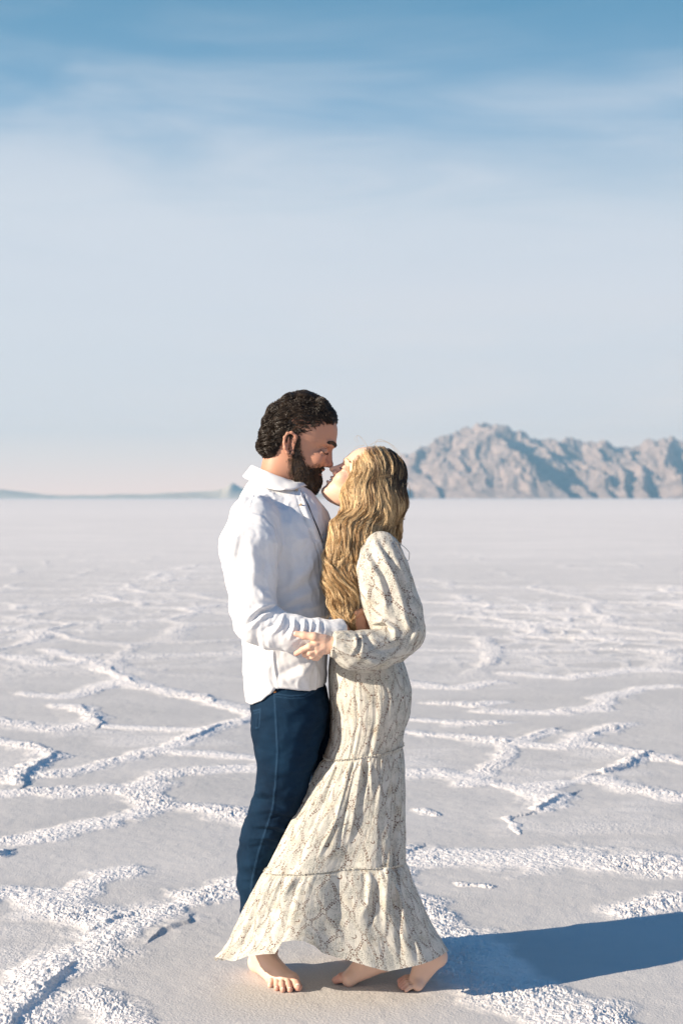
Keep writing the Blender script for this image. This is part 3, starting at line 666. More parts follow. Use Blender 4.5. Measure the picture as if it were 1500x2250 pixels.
def build_man():
    root = empty('person', (-.19, 4.42, 0), 'barefoot bearded man in white linen shirt and dark jeans leaning his face down', 'person')
    YM = 4.42; th = R(19); f = np.array([math.cos(th), 0, -math.sin(th)]); u = np.array([math.sin(th), 0, math.cos(th)]); s = np.array([0, 1., 0]); O = V(655, 965, YM)
    L = lambda a, b, c=0.0: O + f * a + u * b + s * c
    HT = [(-.150, .045, .060, .008), (-.143, .015, .088, .028), (-.130, -.005, .0985, .042), (-.115, -.022, .1000, .050), (-.100, -.035, .0975, .056), (-.088, -.042, .0965, .060), (-.074, -.052, .0945, .063), (-.060, -.065, .0985, .066), (-.045, -.076, .0985, .069), (-.030, -.085, .0965, .0715), (-.012, -.092, .0985, .0735),
          (0, -.096, .1040, .075), (.010, -.098, .1105, .0765), (.022, -.100, .1148, .077), (.045, -.101, .1120, .0775), (.065, -.099, .1070, .0765), (.085, -.092, .0960, .072), (.102, -.080, .0790, .063), (.116, -.062, .0560, .047), (.124, -.045, .030, .028), (.127, -.03, .01, .008)]
    b = Sdf(); hd = Sdf()
    for q in (b, hd):
        q.fnc(loft_fn(HT, O, f, s, u, 2.25, .16), O + u * -.01, .165, .0)
        q.cone(L(.104, -.001), L(.1165, -.040), .0065, .0095, .010); q.cone(L(.098, -.004), L(.104, -.042), .009, .013, .010)
        q.ell(L(.1195, -.0425), (.0095,) * 3, None, .006)
        for sg in (-1, 1):
            q.ell(L(.1045, -.0455, sg * .0125), (.0095,) * 3, None, .005)
            q.ell(L(.1105, -.0520, sg * .0062), (.0038,) * 3, None, .003, -1)
            q.cone(L(.1065, .018, sg * .010), L(.094, .019, sg * .040), .0085, .007, .012)        # brow ridge
            q.ell(L(.1115, -.006, sg * .032), (.0150, .0150, .0150), None, .013, -1)                 # socket
            q.ell(L(.0845, -.006, sg * .0335), (.0138,) * 3, None, .003)                             # lowered lid over the eyeball
            q.cone(L(.0985, -.0095, sg * .024), L(.0945, -.0085, sg * .043), .0030, .0024, .003)
            q.cone(L(.0935, -.020, sg * .026), L(.086, -.016, sg * .047), .0045, .004, .008)
            q.ell(L(.078, -.040, sg * .040), (.022, .020, .020), None, .024)                        # smiling cheek
        q.ell(L(.1015, -.0650), (.0075, .0055, .020), np.stack([f, u, s], 1), .004); q.ell(L(.0985, -.0835), (.0085, .0060, .019), np.stack([f, u, s], 1), .004)
        q.ell(L(.105, -.0745), (.016, .0022, .022), np.stack([f, u, s], 1), .003, -1)
    def on_side(a, c, sg):
        t = np.linspace(.10, .0, 120); P = np.array([L(a, c, sg * x) for x in t]); d = b.eval(P); k = np.nonzero(d < 0)[0]; return P[k[0]] if len(k) else L(a, c, sg * .03)
    grooves = [([(.1045, -.046), (.0985, -.052), (.0920, -.060), (.0880, -.070)], .0030, .0012), ([(.0985, .0015), (.0915, .0030), (.0830, .0005), (.0760, -.0055)], .0016, .0006), ([(.0740, -.0090), (.0660, -.0070)], .0014, .0006), ([(.0735, -.0120), (.0650, -.0130)], .0014, .0006), ([(.0740, -.0150), (.0670, -.0190)], .0014, .0006), ([(.0960, -.0170), (.0880, -.0205), (.0790, -.0195)], .0018, .0006)]
    for sg in (-1, 1):
        for pl_, r_, o_ in grooves:
            pp = [on_side(a, c, sg) + s * sg * o_ for a, c in pl_]
            for p0, p1_ in zip(pp[:-1], pp[1:]): b.cone(p0, p1_, r_, r_ * .8, .005, None, -1)
    for sg in (-1, 1): ear(b, O, f, s, u, (-.012, -.022, sg * .074), sg, 1.08)
    W = lambda x, y, Y: V(x, y, Y)
    b.chain([(L(-.035, -.03), .060), (W(617, 1030, YM), .056), (W(600, 1085, YM), .054), (W(598, 1130, YM), .07)], .02)
    b.cone(W(600, 1125, 4.34), W(600, 1125, 4.50), .045, None, .03); b.cone(W(562, 1150, 4.25), W(585, 1150, 4.59), .052, None, .05)
    TB = [(-1560, 560, 706, .15), (-1480, 545, 704, .15), (-1400, 542, 704, .145), (-1320, 530, 712, .155), (-1240, 522, 716, .165), (-1170, 522, 712, .165), (-1120, 552, 680, .09), (-1095, 570, 640, .05)]
    k_ = YM / FPX; TBm = [(CAMH - (-y - HOR) * k_, (x0 - 750) * k_, (x1 - 750) * k_, h) for y, x0, x1, h in TB]
    X_, Y_, Z_ = np.eye(3); b.fnc(loft_fn(TBm, np.array([0, YM, 0]), X_, Y_, Z_, 2.4), (-.18, YM, 1.15), .48, .03)
    # arms
    b.chain([(W(556, 1150, 4.24), .056), (W(556, 1255, 4.20), .048), (W(558, 1368, 4.165), .042)], .02)
    b.chain([(W(558, 1368, 4.165), .042), (W(640, 1385, 4.15), .038), (W(742, 1386, 4.165), .026)], .015)
    b.chain([(W(575, 1150, 4.60), .056), (W(620, 1260, 4.68), .046), (W(660, 1350, 4.70), .042)], .02)
    b.chain([(W(660, 1350, 4.70), .042), (W(740, 1365, 4.66), .036), (W(800, 1368, 4.60), .026)], .015)
    # near hand laid flat on her waist
    b.cone(W(742, 1386, 4.165), W(758, 1380, 4.195), .026, .024, .012, ((0, 1, 0), .8))
    b.cone(W(757, 1386, 4.195), W(792, 1380, 4.215), .021, .019, .012, ((0, 1, 0), .62)); b.cone(W(757, 1374, 4.195), W(792, 1360, 4.215), .021, .019, .012, ((0, 1, 0), .62))
    for (x0, y0), (x1, y1), (x2, y2) in (((794, 1352), (818, 1346), (838, 1344)), ((795, 1364), (822, 1361), (846, 1362)), ((794, 1376), (820, 1376), (841, 1379)), ((792, 1388), (812, 1391), (828, 1395))):
        finger(b, [W(x0, y0, 4.215), W(x1, y1, 4.222), W(x2, y2, 4.245)], .0098, .0082)
    finger(b, [W(764, 1366, 4.19), W(780, 1350, 4.195), W(800, 1339, 4.210)], .0125, .0095)
    # far hand at her back
    b.cone(W(800, 1368, 4.60), W(838, 1366, 4.56), .024, .022, .012)
    for i, y in enumerate((1348, 1360, 1372, 1384)): finger(b, [W(838, y, 4.565), W(862, y, 4.545), W(878, y + 2, 4.515)], .010, .0082)
    finger(b, [W(815, 1356, 4.585), W(830, 1340, 4.575), W(848, 1334, 4.56)], .012, .0095)
    # legs
    b.chain([(W(640, 1560, 4.34), .088), (W(622, 1690, 4.34), .072), (W(598, 1795, 4.36), .056), (W(572, 1880, 4.39), .052), (W(574, 2000, 4.42), .040), (np.array([-.2415, 4.445, .105]), .036), (np.array([-.242, 4.445, .060]), .035)], .03)
    b.chain([(W(655, 1560, 4.50), .088), (W(735, 1700, 4.53), .070), (W(770, 1785, 4.56), .056), (W(790, 1900, 4.58), .052), (W(798, 2030, 4.62), .040), (np.array([.066, 4.62, .06]), .035)], .03)
    # near foot
    A = np.array
    b.ell(A([-.2625, 4.482, .031]), (.032, .036, .033), None, .015)
    b.cone(A([-.243, 4.440, .066]), A([-.176, 4.338, .026]), .035, .020, .02); b.cone(A([-.258, 4.470, .030]), A([-.216, 4.372, .0205]), .028, .0195, .018)
    b.cone(A([-.235, 4.44, .045]), A([-.155, 4.342, .022]), .026, .0205, .018); b.cone(A([-.150, 4.340, .021]), A([-.212, 4.366, .0185]), .0195, .0175, .015)
    for a0, a1, a2, r0, r1 in ((( -.150, 4.338, .024), (-.139, 4.312, .022), (-.131, 4.292, .0155), .0150, .0128), ((-.167, 4.328, .024), (-.160, 4.303, .022), (-.155, 4.284, .0105), .0098, .0090), ((-.182, 4.331, .022), (-.179, 4.303, .021), (-.1765, 4.283, .010), .0092, .0086), ((-.196, 4.341, .020), (-.196, 4.315, .019), (-.1955, 4.297, .0095), .0088, .0082), ((-.210, 4.357, .018), (-.214, 4.340, .017), (-.2165, 4.326, .0090), .0088, .0080)):
        finger(b, [A(a0), A(a1), A(a2)], r0, r1, .0035)
    b.cone(A([-.236, 4.415, .088]), A([-.163, 4.335, .037]), .0055, .004, .010); b.cone(A([-.236, 4.417, .086]), A([-.180, 4.335, .034]), .005, .004, .008)
    b.ell(A([-.273, 4.435, .075]), (.012,) * 3, None, .012); b.ell(A([-.212, 4.440, .083]), (.012,) * 3, None, .012)
    # far foot, behind the hem
    b.ell(A([.045, 4.63, .031]), (.034, .032, .031), None, .015); b.cone(A([.07, 4.62, .066]), A([.19, 4.61, .024]), .035, .020, .02); b.cone(A([.05, 4.63, .030]), A([.18, 4.63, .020]), .028, .0195, .018); b.cone(A([.185, 4.585, .021]), A([.18, 4.64, .0185]), .0195, .0175, .015)
    for i, (x, y) in enumerate(((.245, 4.575), (.243, 4.597), (.236, 4.614), (.226, 4.629), (.212, 4.643))): finger(b, [A([.19, 4.583 + i * .014, .022]), A([x - .02, y, .020]), A([x, y, .0105])], .014 if i == 0 else .009, .0125 if i == 0 else .0082, .0035)
    SH, JN = shirt_sdf(), jeans_sdf(); cz0 = V(748, 1387, 4.17); cdir = nrm(V(755, 1385, 4.17) - V(725, 1391, 4.155))
    def under_cloth(P):
        r = np.full(len(P), .3); m = (P[:, 2] > .93) & (P[:, 2] < 1.497 - (P[:, 0] + .20) * .30) & ~((P[:, 1] < 4.3) & ((P - cz0) @ cdir > 0)) & ~((P[:, 1] > 4.45) & (P[:, 0] > .045))
        if m.any(): r[m] = -(SH.eval(P[m]) + .007)
        m = (P[:, 2] <= .93) & (P[:, 2] > .19)
        if m.any(): r[m] = -(JN.eval(P[m]) + .007)
        return r
    b.fnc(under_cloth, (0, 4.4, 0), 50, .0, -1)
    Vt, F = b.mesh(.0026)
    q = Vt - O; lf, lu, ls_ = q @ f, q @ u, q @ s
    fl = np.exp(-((lf - .104) / .012) ** 2 - ((lu + .075) / .013) ** 2 - (ls_ / .024) ** 2) * .9
    fl += .35 * np.exp(-((lf + .012) / .022) ** 2 - ((lu + .022) / .034) ** 2) * (np.abs(ls_) > .07) + .30 * np.exp(-((lf - .118) / .016) ** 2 - ((lu + .04) / .014) ** 2) + .25 * np.exp(-((lf - .08) / .02) ** 2 - ((lu + .036) / .016) ** 2)
    fl += .5 * ((Vt[:, 2] < .05) & (Vt[:, 0] < 0)) * sstep(4.325, 4.285, Vt[:, 1])
    under(mesh_np('body', Vt, F, SKIN_M, None, attrs={'flush': np.clip(fl, 0, 1), 'pale': sstep(.3, .2, Vt[:, 2]) * .9}), root)
    nm = new_mat('nail', .3, (.80, .60, .52, 1))[0]
    for (tx, ty, tz), r_ in (((-.131, 4.290, .0155), .0128), ((-.155, 4.283, .0105), .0090), ((-.1765, 4.282, .010), .0086), ((-.1955, 4.296, .0095), .0082), ((-.2165, 4.325, .0090), .0080)):
        nv_, nf_ = Sdf().ell(A([tx, ty - r_ * .45, tz + r_ * .72]), (r_ * .58, r_ * .62, r_ * .26), np.array([[1, 0, 0], [0, .8, -.6], [0, .6, .8]]).T).mesh(.0011); under(mesh_np('toenail', nv_, nf_, nm), root)
    # ---- jeans
    j = JN
    Jv, Jf = j.mesh(.0034); N = vnormals(Jv, Jf)
    jf = [([(555, 1745), (585, 1738), (625, 1752)], 7, .008), ([(556, 1757), (590, 1758), (640, 1790)], 6, -.007), ([(552, 1785), (600, 1776), (655, 1790)], 7, .006), ([(575, 1812), (610, 1812), (640, 1830)], 5, .009), ([(560, 1822), (600, 1826), (638, 1842)], 5, -.008), ([(548, 1842), (590, 1838), (625, 1852)], 5, .007), ([(545, 1862), (580, 1858), (612, 1868)], 6, -.005),
          ([(590, 1800), (612, 1792), (650, 1800)], 4, -.006), ([(535, 1905), (560, 1898), (595, 1912)], 8, .005), ([(532, 1950), (560, 1945), (590, 1960)], 8, .004), ([(700, 1560), (660, 1600), (640, 1660)], 12, .005), ([(715, 1575), (690, 1620), (668, 1680)], 9, -.006), ([(690, 1540), (650, 1560), (620, 1570)], 9, .004), ([(565, 1640), (600, 1660), (660, 1650)], 12, -.004), ([(568, 1690), (600, 1700), (650, 1690)], 12, .004),
          ([(604, 1520), (608, 1590), (611, 1650), (607, 1720), (600, 1780), (588, 1815), (570, 1870), (556, 1930), (550, 1990)], 2.2, .0022), ([(604, 1526), (640, 1531), (668, 1529), (690, 1516)], 2.5, .002), ([(557, 1562), (562, 1600)], 2.4, .0035), ([(572, 1556), (568, 1600), (562, 1600)], 2.4, .0035)]
    Jv = folds(Jv, N, jf); Jv += N * (.0040 * fbm(Jv * np.array([10, 10, 16]), 3, 4) + .0035 * np.clip(1 - 2.6 * np.abs(fbm(Jv * np.array([9, 9, 17]), 3, 14)), -.4, 1))[:, None]
    x, y = px_of(Jv); fd = np.zeros(len(Jv))
    def line(pts, wd, a, dash=0):
        best = np.full(len(Jv), 99.)
        for (ax, ay), (bx, by) in zip(pts[:-1], pts[1:]):
            lx, ly = bx - ax, by - ay; t = np.clip(((x - ax) * lx + (y - ay) * ly) / (lx * lx + ly * ly), 0, 1); best = np.minimum(best, np.hypot(x - ax - t * lx, y - ay - t * ly))
        return a * np.exp(-(best / wd) ** 2) * (N[:, 1] < -.05)
    for pts, wd, a in (([(602, 1520), (606, 1590), (609, 1650), (605, 1720), (598, 1780), (586, 1815), (568, 1870), (554, 1930), (548, 1990)], 1.5, .75), ([(604, 1524), (640, 1529), (668, 1527), (690, 1514)], 1.2, .9), ([(604, 1530), (640, 1535), (668, 1533), (692, 1520)], 1.1, .8), ([(557, 1562), (572, 1558), (569, 1598), (561, 1600)], 1.2, .8), ([(558, 1568), (571, 1564)], 1, .6)): fd = np.maximum(fd, line(pts, wd, a))
    jo = under(mesh_np('jeans', Jv, Jf, DENIM, None, attrs={'fade': np.clip(fd, 0, 1)}), root)
    pr = surf_hit(j, 604, 1521); rv, rf = Sdf().ell(pr + A([0, -.002, 0]), (.005, .003, .005)).mesh(.0012)
    cu = new_mat('copper', .35, (.55, .25, .10, 1))[0]; cu.node_tree.nodes['Principled BSDF'].inputs['Metallic'].default_value = 1; mesh_np('rivet', rv, rf, cu, jo)
    # ---- shirt
    sh = SH; A = np.array; c2 = None
    Sv, Sf = sh.mesh(.0030); N = vnormals(Sv, Sf); c2 = lambda l, w_, h: ([(470 + a / 3, 1000 + b_ / 3) for a, b_ in l], w_, h)
    pq = [(661, 1080), (670, 1102), (682, 1132), (695, 1164), (706, 1194), (714, 1227), (719, 1262), (721, 1300)]
    sf = [(pq, 2.4, -.006), ([(x - 4, y) for x, y in pq], 3, .0045), ([(x - 15, y + 2) for x, y in pq], 1.8, -.003), c2([(235, 372), (330, 400), (400, 480), (432, 600), (425, 720), (396, 800)], 2.2, -.004), c2([(245, 390), (325, 420), (388, 490), (418, 600), (410, 720)], 3.5, .0035), c2([(300, 195), (262, 290), (236, 372)], 1.8, -.003), c2([(305, 200), (380, 260), (440, 285)], 4, .004),
          c2([(380, 985), (290, 1010), (205, 1095)], 5, .010), c2([(385, 1010), (310, 1035), (222, 1125)], 4, -.009), c2([(410, 1035), (320, 1065), (225, 1150)], 4.5, .009), c2([(430, 1060), (400, 1110), (320, 1160)], 4, -.006), c2([(460, 1062), (440, 1120), (380, 1180)], 4, .008), c2([(500, 1070), (495, 1120), (460, 1190)], 3.5, -.006), c2([(530, 1080), (525, 1140), (500, 1210)], 4, .007),
          c2([(565, 1085), (560, 1140), (540, 1200)], 3.2, -.005), c2([(595, 1095), (588, 1150), (570, 1200)], 3.4, .008), c2([(622, 1100), (618, 1150), (605, 1175)], 2.6, -.005), c2([(645, 1100), (640, 1140), (628, 1175)], 3, .007), c2([(672, 1105), (668, 1150)], 2.6, -.004), c2([(690, 1105), (688, 1160)], 3, .006), c2([(712, 1110), (712, 1170)], 2.4, -.004),
          c2([(722, 1100), (720, 1190)], 1.6, -.003), c2([(150, 560), (165, 760), (185, 1000)], 9, -.006), c2([(215, 500), (260, 700), (255, 900)], 12, .006), c2([(330, 520), (345, 700), (330, 900)], 9, -.005), c2([(290, 880), (330, 940), (380, 960)], 6, .005), c2([(110, 420), (150, 520), (140, 640)], 7, .005),
          c2([(700, 620), (600, 760), (450, 900)], 13, .008), c2([(720, 760), (600, 860), (430, 960)], 11, -.007), c2([(690, 880), (560, 930), (420, 1010)], 10, .006), c2([(470, 420), (560, 560), (690, 600)], 14, .005), c2([(440, 640), (480, 760), (470, 900)], 10, -.006), c2([(720, 980), (600, 1010), (480, 1040)], 8, .005),
          c2([(388, 1265), (400, 1400), (420, 1535)], 2.2, .003), c2([(398, 1265), (410, 1400), (430, 1535)], 2.0, -.003), c2([(700, 1340), (600, 1430), (450, 1500)], 11, .008), c2([(640, 1330), (540, 1400), (430, 1440)], 9, -.007), c2([(230, 1280), (250, 1400), (240, 1560)], 9, .008), c2([(290, 1260), (300, 1400), (290, 1580)], 9, -.007), c2([(330, 1270), (350, 1400), (370, 1540)], 7, .005), c2([(560, 1340), (580, 1440), (620, 1540)], 7, .004), c2([(680, 1400), (690, 1470), (700, 1540)], 6, .005),
          c2([(225, 230), (190, 330), (150, 400)], 8, .004), c2([(130, 640), (100, 800), (130, 960)], 6, .005)]
    Sv = folds(Sv, N, sf); rdg = 1 - 2.6 * np.abs(fbm(Sv * np.array([16, 16, 9]) + .8 * np.stack([fbm(Sv * 7, 2, 61), fbm(Sv * 7, 2, 62), fbm(Sv * 7, 2, 63)], -1), 3, 48)); Sv += N * (.0050 * fbm(Sv * np.array([9, 9, 6]), 3, 44) + .0034 * np.clip(rdg, -.4, 1) + .0014 * fbm(Sv * 38, 3, 46))[:, None]
    so = under(mesh_np('shirt', Sv, Sf, LINEN), root)
    # collar: stand and fold around the neck
    C = W(607, 1046, YM); na, K = 72, 9; rows = []
    for i in range(na):
        ph = (i / (na - 1) * 2 - 1) * R(158); back = math.cos(ph); fr = (1 - back) / 2
        cx, cy = -back, math.sin(ph)                              # back of the neck is -x
        ztop = C[2] + .030 * back + .004; ax, ay = .073, .070
        pt = lambda r, dz, dx=0: C * [1, 1, 0] + np.array([cx * (ax + r) + dx, cy * (ay + r), ztop + dz])
        tipf = math.exp(-((abs(ph) - R(98)) / .26) ** 2); drop = float(np.interp(abs(ph), [0, R(50), R(85), R(98), R(120), R(140), R(158)], [.032, .042, .056, .066, .040, .014, .010]))
        q = [pt(-.004, -.045), pt(-.003, -.02), pt(0, -.003), pt(.003, .001), pt(.007, -.003), pt(.014, -drop * .35, .002 * tipf), pt(.022, -drop * .7, .006 * tipf), pt(.029, -drop * .95, .010 * tipf), pt(.031, -drop, .011 * tipf)]
        rows.append(q)
    Vc = np.array(rows).reshape(-1, 3); idx = np.arange(na * K).reshape(na, K); Fc = np.stack([idx[:-1, :-1], idx[1:, :-1], idx[1:, 1:], idx[:-1, 1:]], -1).reshape(-1, 4)
    row_ = np.tile(np.arange(K), na)
    for _ in range(3): dd = sh.eval(Vc); gg = sh.grad(Vc, .002); need = np.clip(.0105 - dd, 0, .02) * (row_ >= 5); Vc = Vc + gg * need[:, None]
    Vc = Vc + .0015 * np.stack([fbm(Vc * 30, 2, q_) for q_ in (1, 2, 3)], -1)
    co = mesh_np('collar', Vc, Fc, LINEN, so); sm = co.modifiers.new('s', 'SOLIDIFY'); sm.thickness = .0045; ss_ = co.modifiers.new('b', 'SUBSURF'); ss_.levels = 1; ss_.render_levels = 1
    # placket with buttons, and a black strip painting the shade in its gap
    pl = [(661, 1078), (670, 1100), (682, 1130), (695, 1162), (706, 1192), (714, 1225), (719, 1262), (721, 1300)]
    def resamp(pl, n): a = np.array(pl, float); t = np.linspace(0, len(a) - 1, n); return [(np.interp(x, range(len(a)), a[:, 0]), np.interp(x, range(len(a)), a[:, 1])) for x in t]
    pts = [surf_hit(sh, x - 7, y, 4.1) + A([0, -.0035, 0]) for x, y in resamp(pl, 26)]
    strip_mesh('placket', pts, [A([.011, .004, 0])] * 26, LINEN, so, .003)
    gap = [surf_hit(sh, x + 2.5, y, 4.1) + A([.001, -.0050, 0]) for x, y in resamp(pl[:5], 20)]
    wv = [A([.0003 + .0016 * abs(math.sin(i / 19 * 6.3)) * (1 if i < 17 else .4), .001, 0]) for i in range(20)]
    strip_mesh('placket_gap_shade', gap, wv, BLACK, so, .001)
    bm_ = new_mat('horn_button', .35, (.42, .32, .22, 1))[0]
    for x, y in ((652, 1077), (660.5, 1109)):
        c = surf_hit(sh, x, y, 4.1) + A([0, -.008, 0]); bs = Sdf().cone(c, c + A([0, .002, 0]), .0046, None, 0, ((0, 1, 0), .5)); bs.ell(c + A([0, -.004, 0]), (.0028, .0028, .0028), None, .001, -1)
        v_, f_ = bs.mesh(.0011); mesh_np('button', v_, f_, bm_, so)
    # ---- hair
    px = .0014144
    HV = [(-.094, -.078, -.055, .030), (-.080, -.095, -.040, .056), (-.065, -.106, -.028, .070), (-.045, -.112, -.020, .079), (-.028, -.114, -.010, .083), (0, -.117, .042, .085), (.020, -.119, .062, .086), (.038, -.1195, .076, .0865), (.056, -.118, .088, .0865), (.072, -.112, .0965, .085), (.09, -.101, .0955, .081), (.107, -.089, .0885, .074), (.125, -.073, .0735, .060), (.138, -.056, .052, .040), (.147, -.035, .024, .018), (.150, -.02, .008, .006)]
    hv = Sdf().fnc(loft_fn(HV, O, f, s, u, 2.2, .05), O, .17, .0)
    for a, b_, r in ((-.092, .058, .026), (-.100, .020, .022), (-.098, -.020, .022), (-.090, -.055, .026), (-.02, .126, .019), (.03, .118, .026), (.068, .092, .024), (-.06, .105, .022)):
        for sg in (-1, 0, 1): hv.ell(L(a, b_, sg * .036), (r,) * 3, None, .014)
    hlim = lambda q: np.interp(q @ u, [-.10, -.02, -.014, .002, .038, .078, .090], [-.030, -.030, .012, .036, .054, .078, .2])
    hv.fnc(lambda P: hlim(P - O) - (P - O) @ f, O, 5, .006, -1)
    Bv, Bf = hv.mesh(.0035); N = vnormals(Bv, Bf)
    lump = fbm(Bv * 55, 2, 3); Bv2 = Bv - N * (.0082 + .002 * lump)[:, None]
    rg = np.random.default_rng(5); q = Bv - O; lf, lu, ls_ = q @ f, q @ u, q @ s
    sel = np.nonzero(np.abs(N @ s) + np.abs(N @ u) + np.abs(N @ f) > 0)[0]; ri = rg.choice(sel, 1700)
    def mfield(P, i):
        q = P - O; a, b_, c = q @ f, q @ u, q @ s
        d = -f[None] * (1.0) + u[None] * (.55 * sstep(.02, .08, a) - .75 * sstep(.02, -.08, a) - .25)[:, None]
        return d + .38 * np.stack([vnoise(P * 17, 1), vnoise(P * 17, 2), vnoise(P * 17, 3)], -1)
    hb = Sdf(); hb.it = hv.it[:-1]
    path, nr = grow(hb, Bv[ri], rg.uniform(-.0085, -.0010, len(ri)), mfield, 22, .0054)
    Ls = rg.uniform(9, 21, len(ri)) * np.where(lf[ri] > .03, .75, 1)
    sh_ = rg.uniform(0, 1, len(ri)) ** 2.4; cut = 1050
    p1 = locks(path[:cut], nr[:cut], Ls[:cut], 11, .0046, .072, .0058, .22, .00050, .0054, 3, .16, sh_[:cut], -f - u * .6)
    p2 = locks(path[cut:], nr[cut:], Ls[cut:] * .9, 8, .0036, .040, .0036, .25, .00046, .0054, 4, .45, sh_[cut:])
    hair_obj('hair', [p1, p2], (Bv2, Bf, np.zeros(len(Bv))), HAIR_M, root)
    def onskin(P, lv=.0006):
        for _ in range(3): g = b.grad(P); P = P - np.clip(b.eval(P) - lv, -.006, .006)[:, None] * g / ((g ** 2).sum(1, keepdims=True) + 1e-6)
        return P
    # sideburn and beard
    bd = Sdf()
    hd2 = loft_fn([(t_[0], t_[1] - .004, t_[2] + .005 * (t_[0] < -.05), t_[3] + .0050) for t_ in HT], O, f, s, u, 2.25, .14)
    bd.fnc(hd2, O + u * -.01, .17, 0); bd.ell(L(.085, -.120), (.028, .034, .034), np.stack([f, u, s], 1), .012); bd.cone(L(.045, -.118, -.028), L(.085, -.135, -.010), .018, .020, .012); bd.cone(L(.045, -.118, .028), L(.085, -.135, .010), .018, .020, .012)
    bd.ell(L(.100, -.098), (.0115, .014, .024), np.stack([f, u, s], 1), .008); bd.ell(L(.0995, -.0585), (.0090, .0065, .028), np.stack([f, u, s], 1), .004)
    cheek = lambda q: np.interp(q @ f, [-.01, .006, .016, .032, .050, .066, .080, .092, .12], [.02, .010, -.026, -.050, -.068, -.076, -.062, -.056, -.054])
    bd.fnc(lambda P: cheek(P - O) - (P - O) @ u, O, 5, .008, -1)
    bd.fnc(lambda P: (P - O) @ f - np.interp((P - O) @ u, [-.17, -.135, -.10, -.05, -.02, .02], [.055, .036, .014, .001, -.002, .002]), O, 5, .006, -1)
    bd.ell(L(.112, -.0755), (.026, .0048, .021), np.stack([f, u, s], 1), .002, -1); bd.ell(L(.105, -.084), (.012, .007, .014), np.stack([f, u, s], 1), .002, -1)
    Dv, Df = bd.mesh(.0032); N = vnormals(Dv, Df); q = Dv - O; lf, lu, ls_ = q @ f, q @ u, q @ s
    depth = np.clip((cheek(q) - lu) / .02, 0, 1); Dv2 = Dv - N * (.0012 + .0016 * fbm(Dv * 70, 2, 8))[:, None]
    ri = rg.choice(len(Dv), 2600)
    def bfield(P, i):
        q = P - O; a = q @ f
        return -u[None] * 1.0 + f[None] * (.15 + .35 * (a > .06))[:, None] + .55 * np.stack([vnoise(P * 60, 1), vnoise(P * 60, 2), vnoise(P * 60, 3)], -1) + N_i * .35 * min(i / 5, 1)
    N_i = N[ri]; bb = Sdf(); bb.it = bd.it[:7]
    path, nr = grow(bb, Dv[ri] - N_i * .004, rg.uniform(-.004, .0018, len(ri)), bfield, 9, .0023)
    flare = np.linspace(0, 1, 10)[None, :, None] ** 2 * .0030; path = path + nr * flare
    p1 = locks(path, nr, rg.uniform(4, 8.5, len(ri)), 5, .0012, .012, .0028, .5, .00048, .0023, 6, .5, rg.uniform(0, 1, len(ri)) ** 1.5)
    q = Vt - O; lf, lu, ls_ = q @ f, q @ u, q @ s; ce = cheek(q) - lu; bk_ = lf - np.interp(lu, [-.17, -.135, -.10, -.05, -.02, .02], [.055, .036, .014, .001, -.002, .002])
    m = (np.abs(ls_) > .018) & (lu > -.145) & (lu < .0) & (lf < .092) & (((ce > -.009) & (ce < .006) & (bk_ > -.008)) | ((bk_ > -.014) & (bk_ < .006) & (ce > -.006))); ri2 = rg.choice(np.nonzero(m)[0], 1500)
    st = Vt[ri2] + rg.normal(0, .002, (1500, 3)); st = onskin(st); dv = -u[None] * .0055 + f[None] * .0012 + rg.normal(0, .0014, (1500, 3)); pp = st[:, None] + dv[:, None] * np.linspace(0, 1, 5)[None, :, None]; pp = onskin(pp.reshape(-1, 3), .0008).reshape(1500, 5, 3)
    p3 = (pp, np.full((1500, 5), .00028), {'t': np.full((1500, 5), .5), 'shade': np.broadcast_to(rg.uniform(0, .7, 1500)[:, None], (1500, 5))})
    hair_obj('beard', [p1, p3], (Dv2, Df, np.zeros(len(Dv))), HAIRB_M, root)
    # eyebrow and lashes
    for sg in (-1, 1):
        parts = []; n = 330; t = rg.uniform(0, 1, n); st = np.stack([L(.1195 - .022 * x ** 1.5, .0175 + .004 * math.sin(x * 3) + rg.uniform(-.0036, .0036), sg * (.008 + .040 * x)) for x in t]); dr = -f * .008 + s * sg * .006 + u * .001; Kk = np.linspace(0, 1, 5)[None, :, None]
        st = onskin(st); pth = st[:, None] + dr[None, None] * Kk + rg.normal(0, .0006, (n, 1, 3)); pth = onskin(pth.reshape(-1, 3), .0012).reshape(n, 5, 3); parts.append((pth, np.full((n, 5), .0006), {'t': np.zeros((n, 5)), 'shade': np.full((n, 5), .05)})); hair_obj('eyebrow', parts, None, HAIRB_M, root)
    for sg in (-1, 1):
        parts = []; n = 80; x = np.linspace(0, 1, n); st = onskin(np.stack([L(.0980 - .0215 * a, -.0095 - .0018 * math.sin(a * 3.14) - .001 * a, sg * (.030 + .019 * a)) for a in x])); Kk = np.linspace(0, 1, 4)[None, :, None]
        pth = st[:, None] + (f * .0028 - u * .0022 + s * sg * .0010)[None, None] * Kk; parts.append((pth, np.full((n, 4), .00055), {'t': np.zeros((n, 4)), 'shade': np.zeros((n, 4))})); hair_obj('eyelashes', parts, None, HAIRB_M, root)
    return root

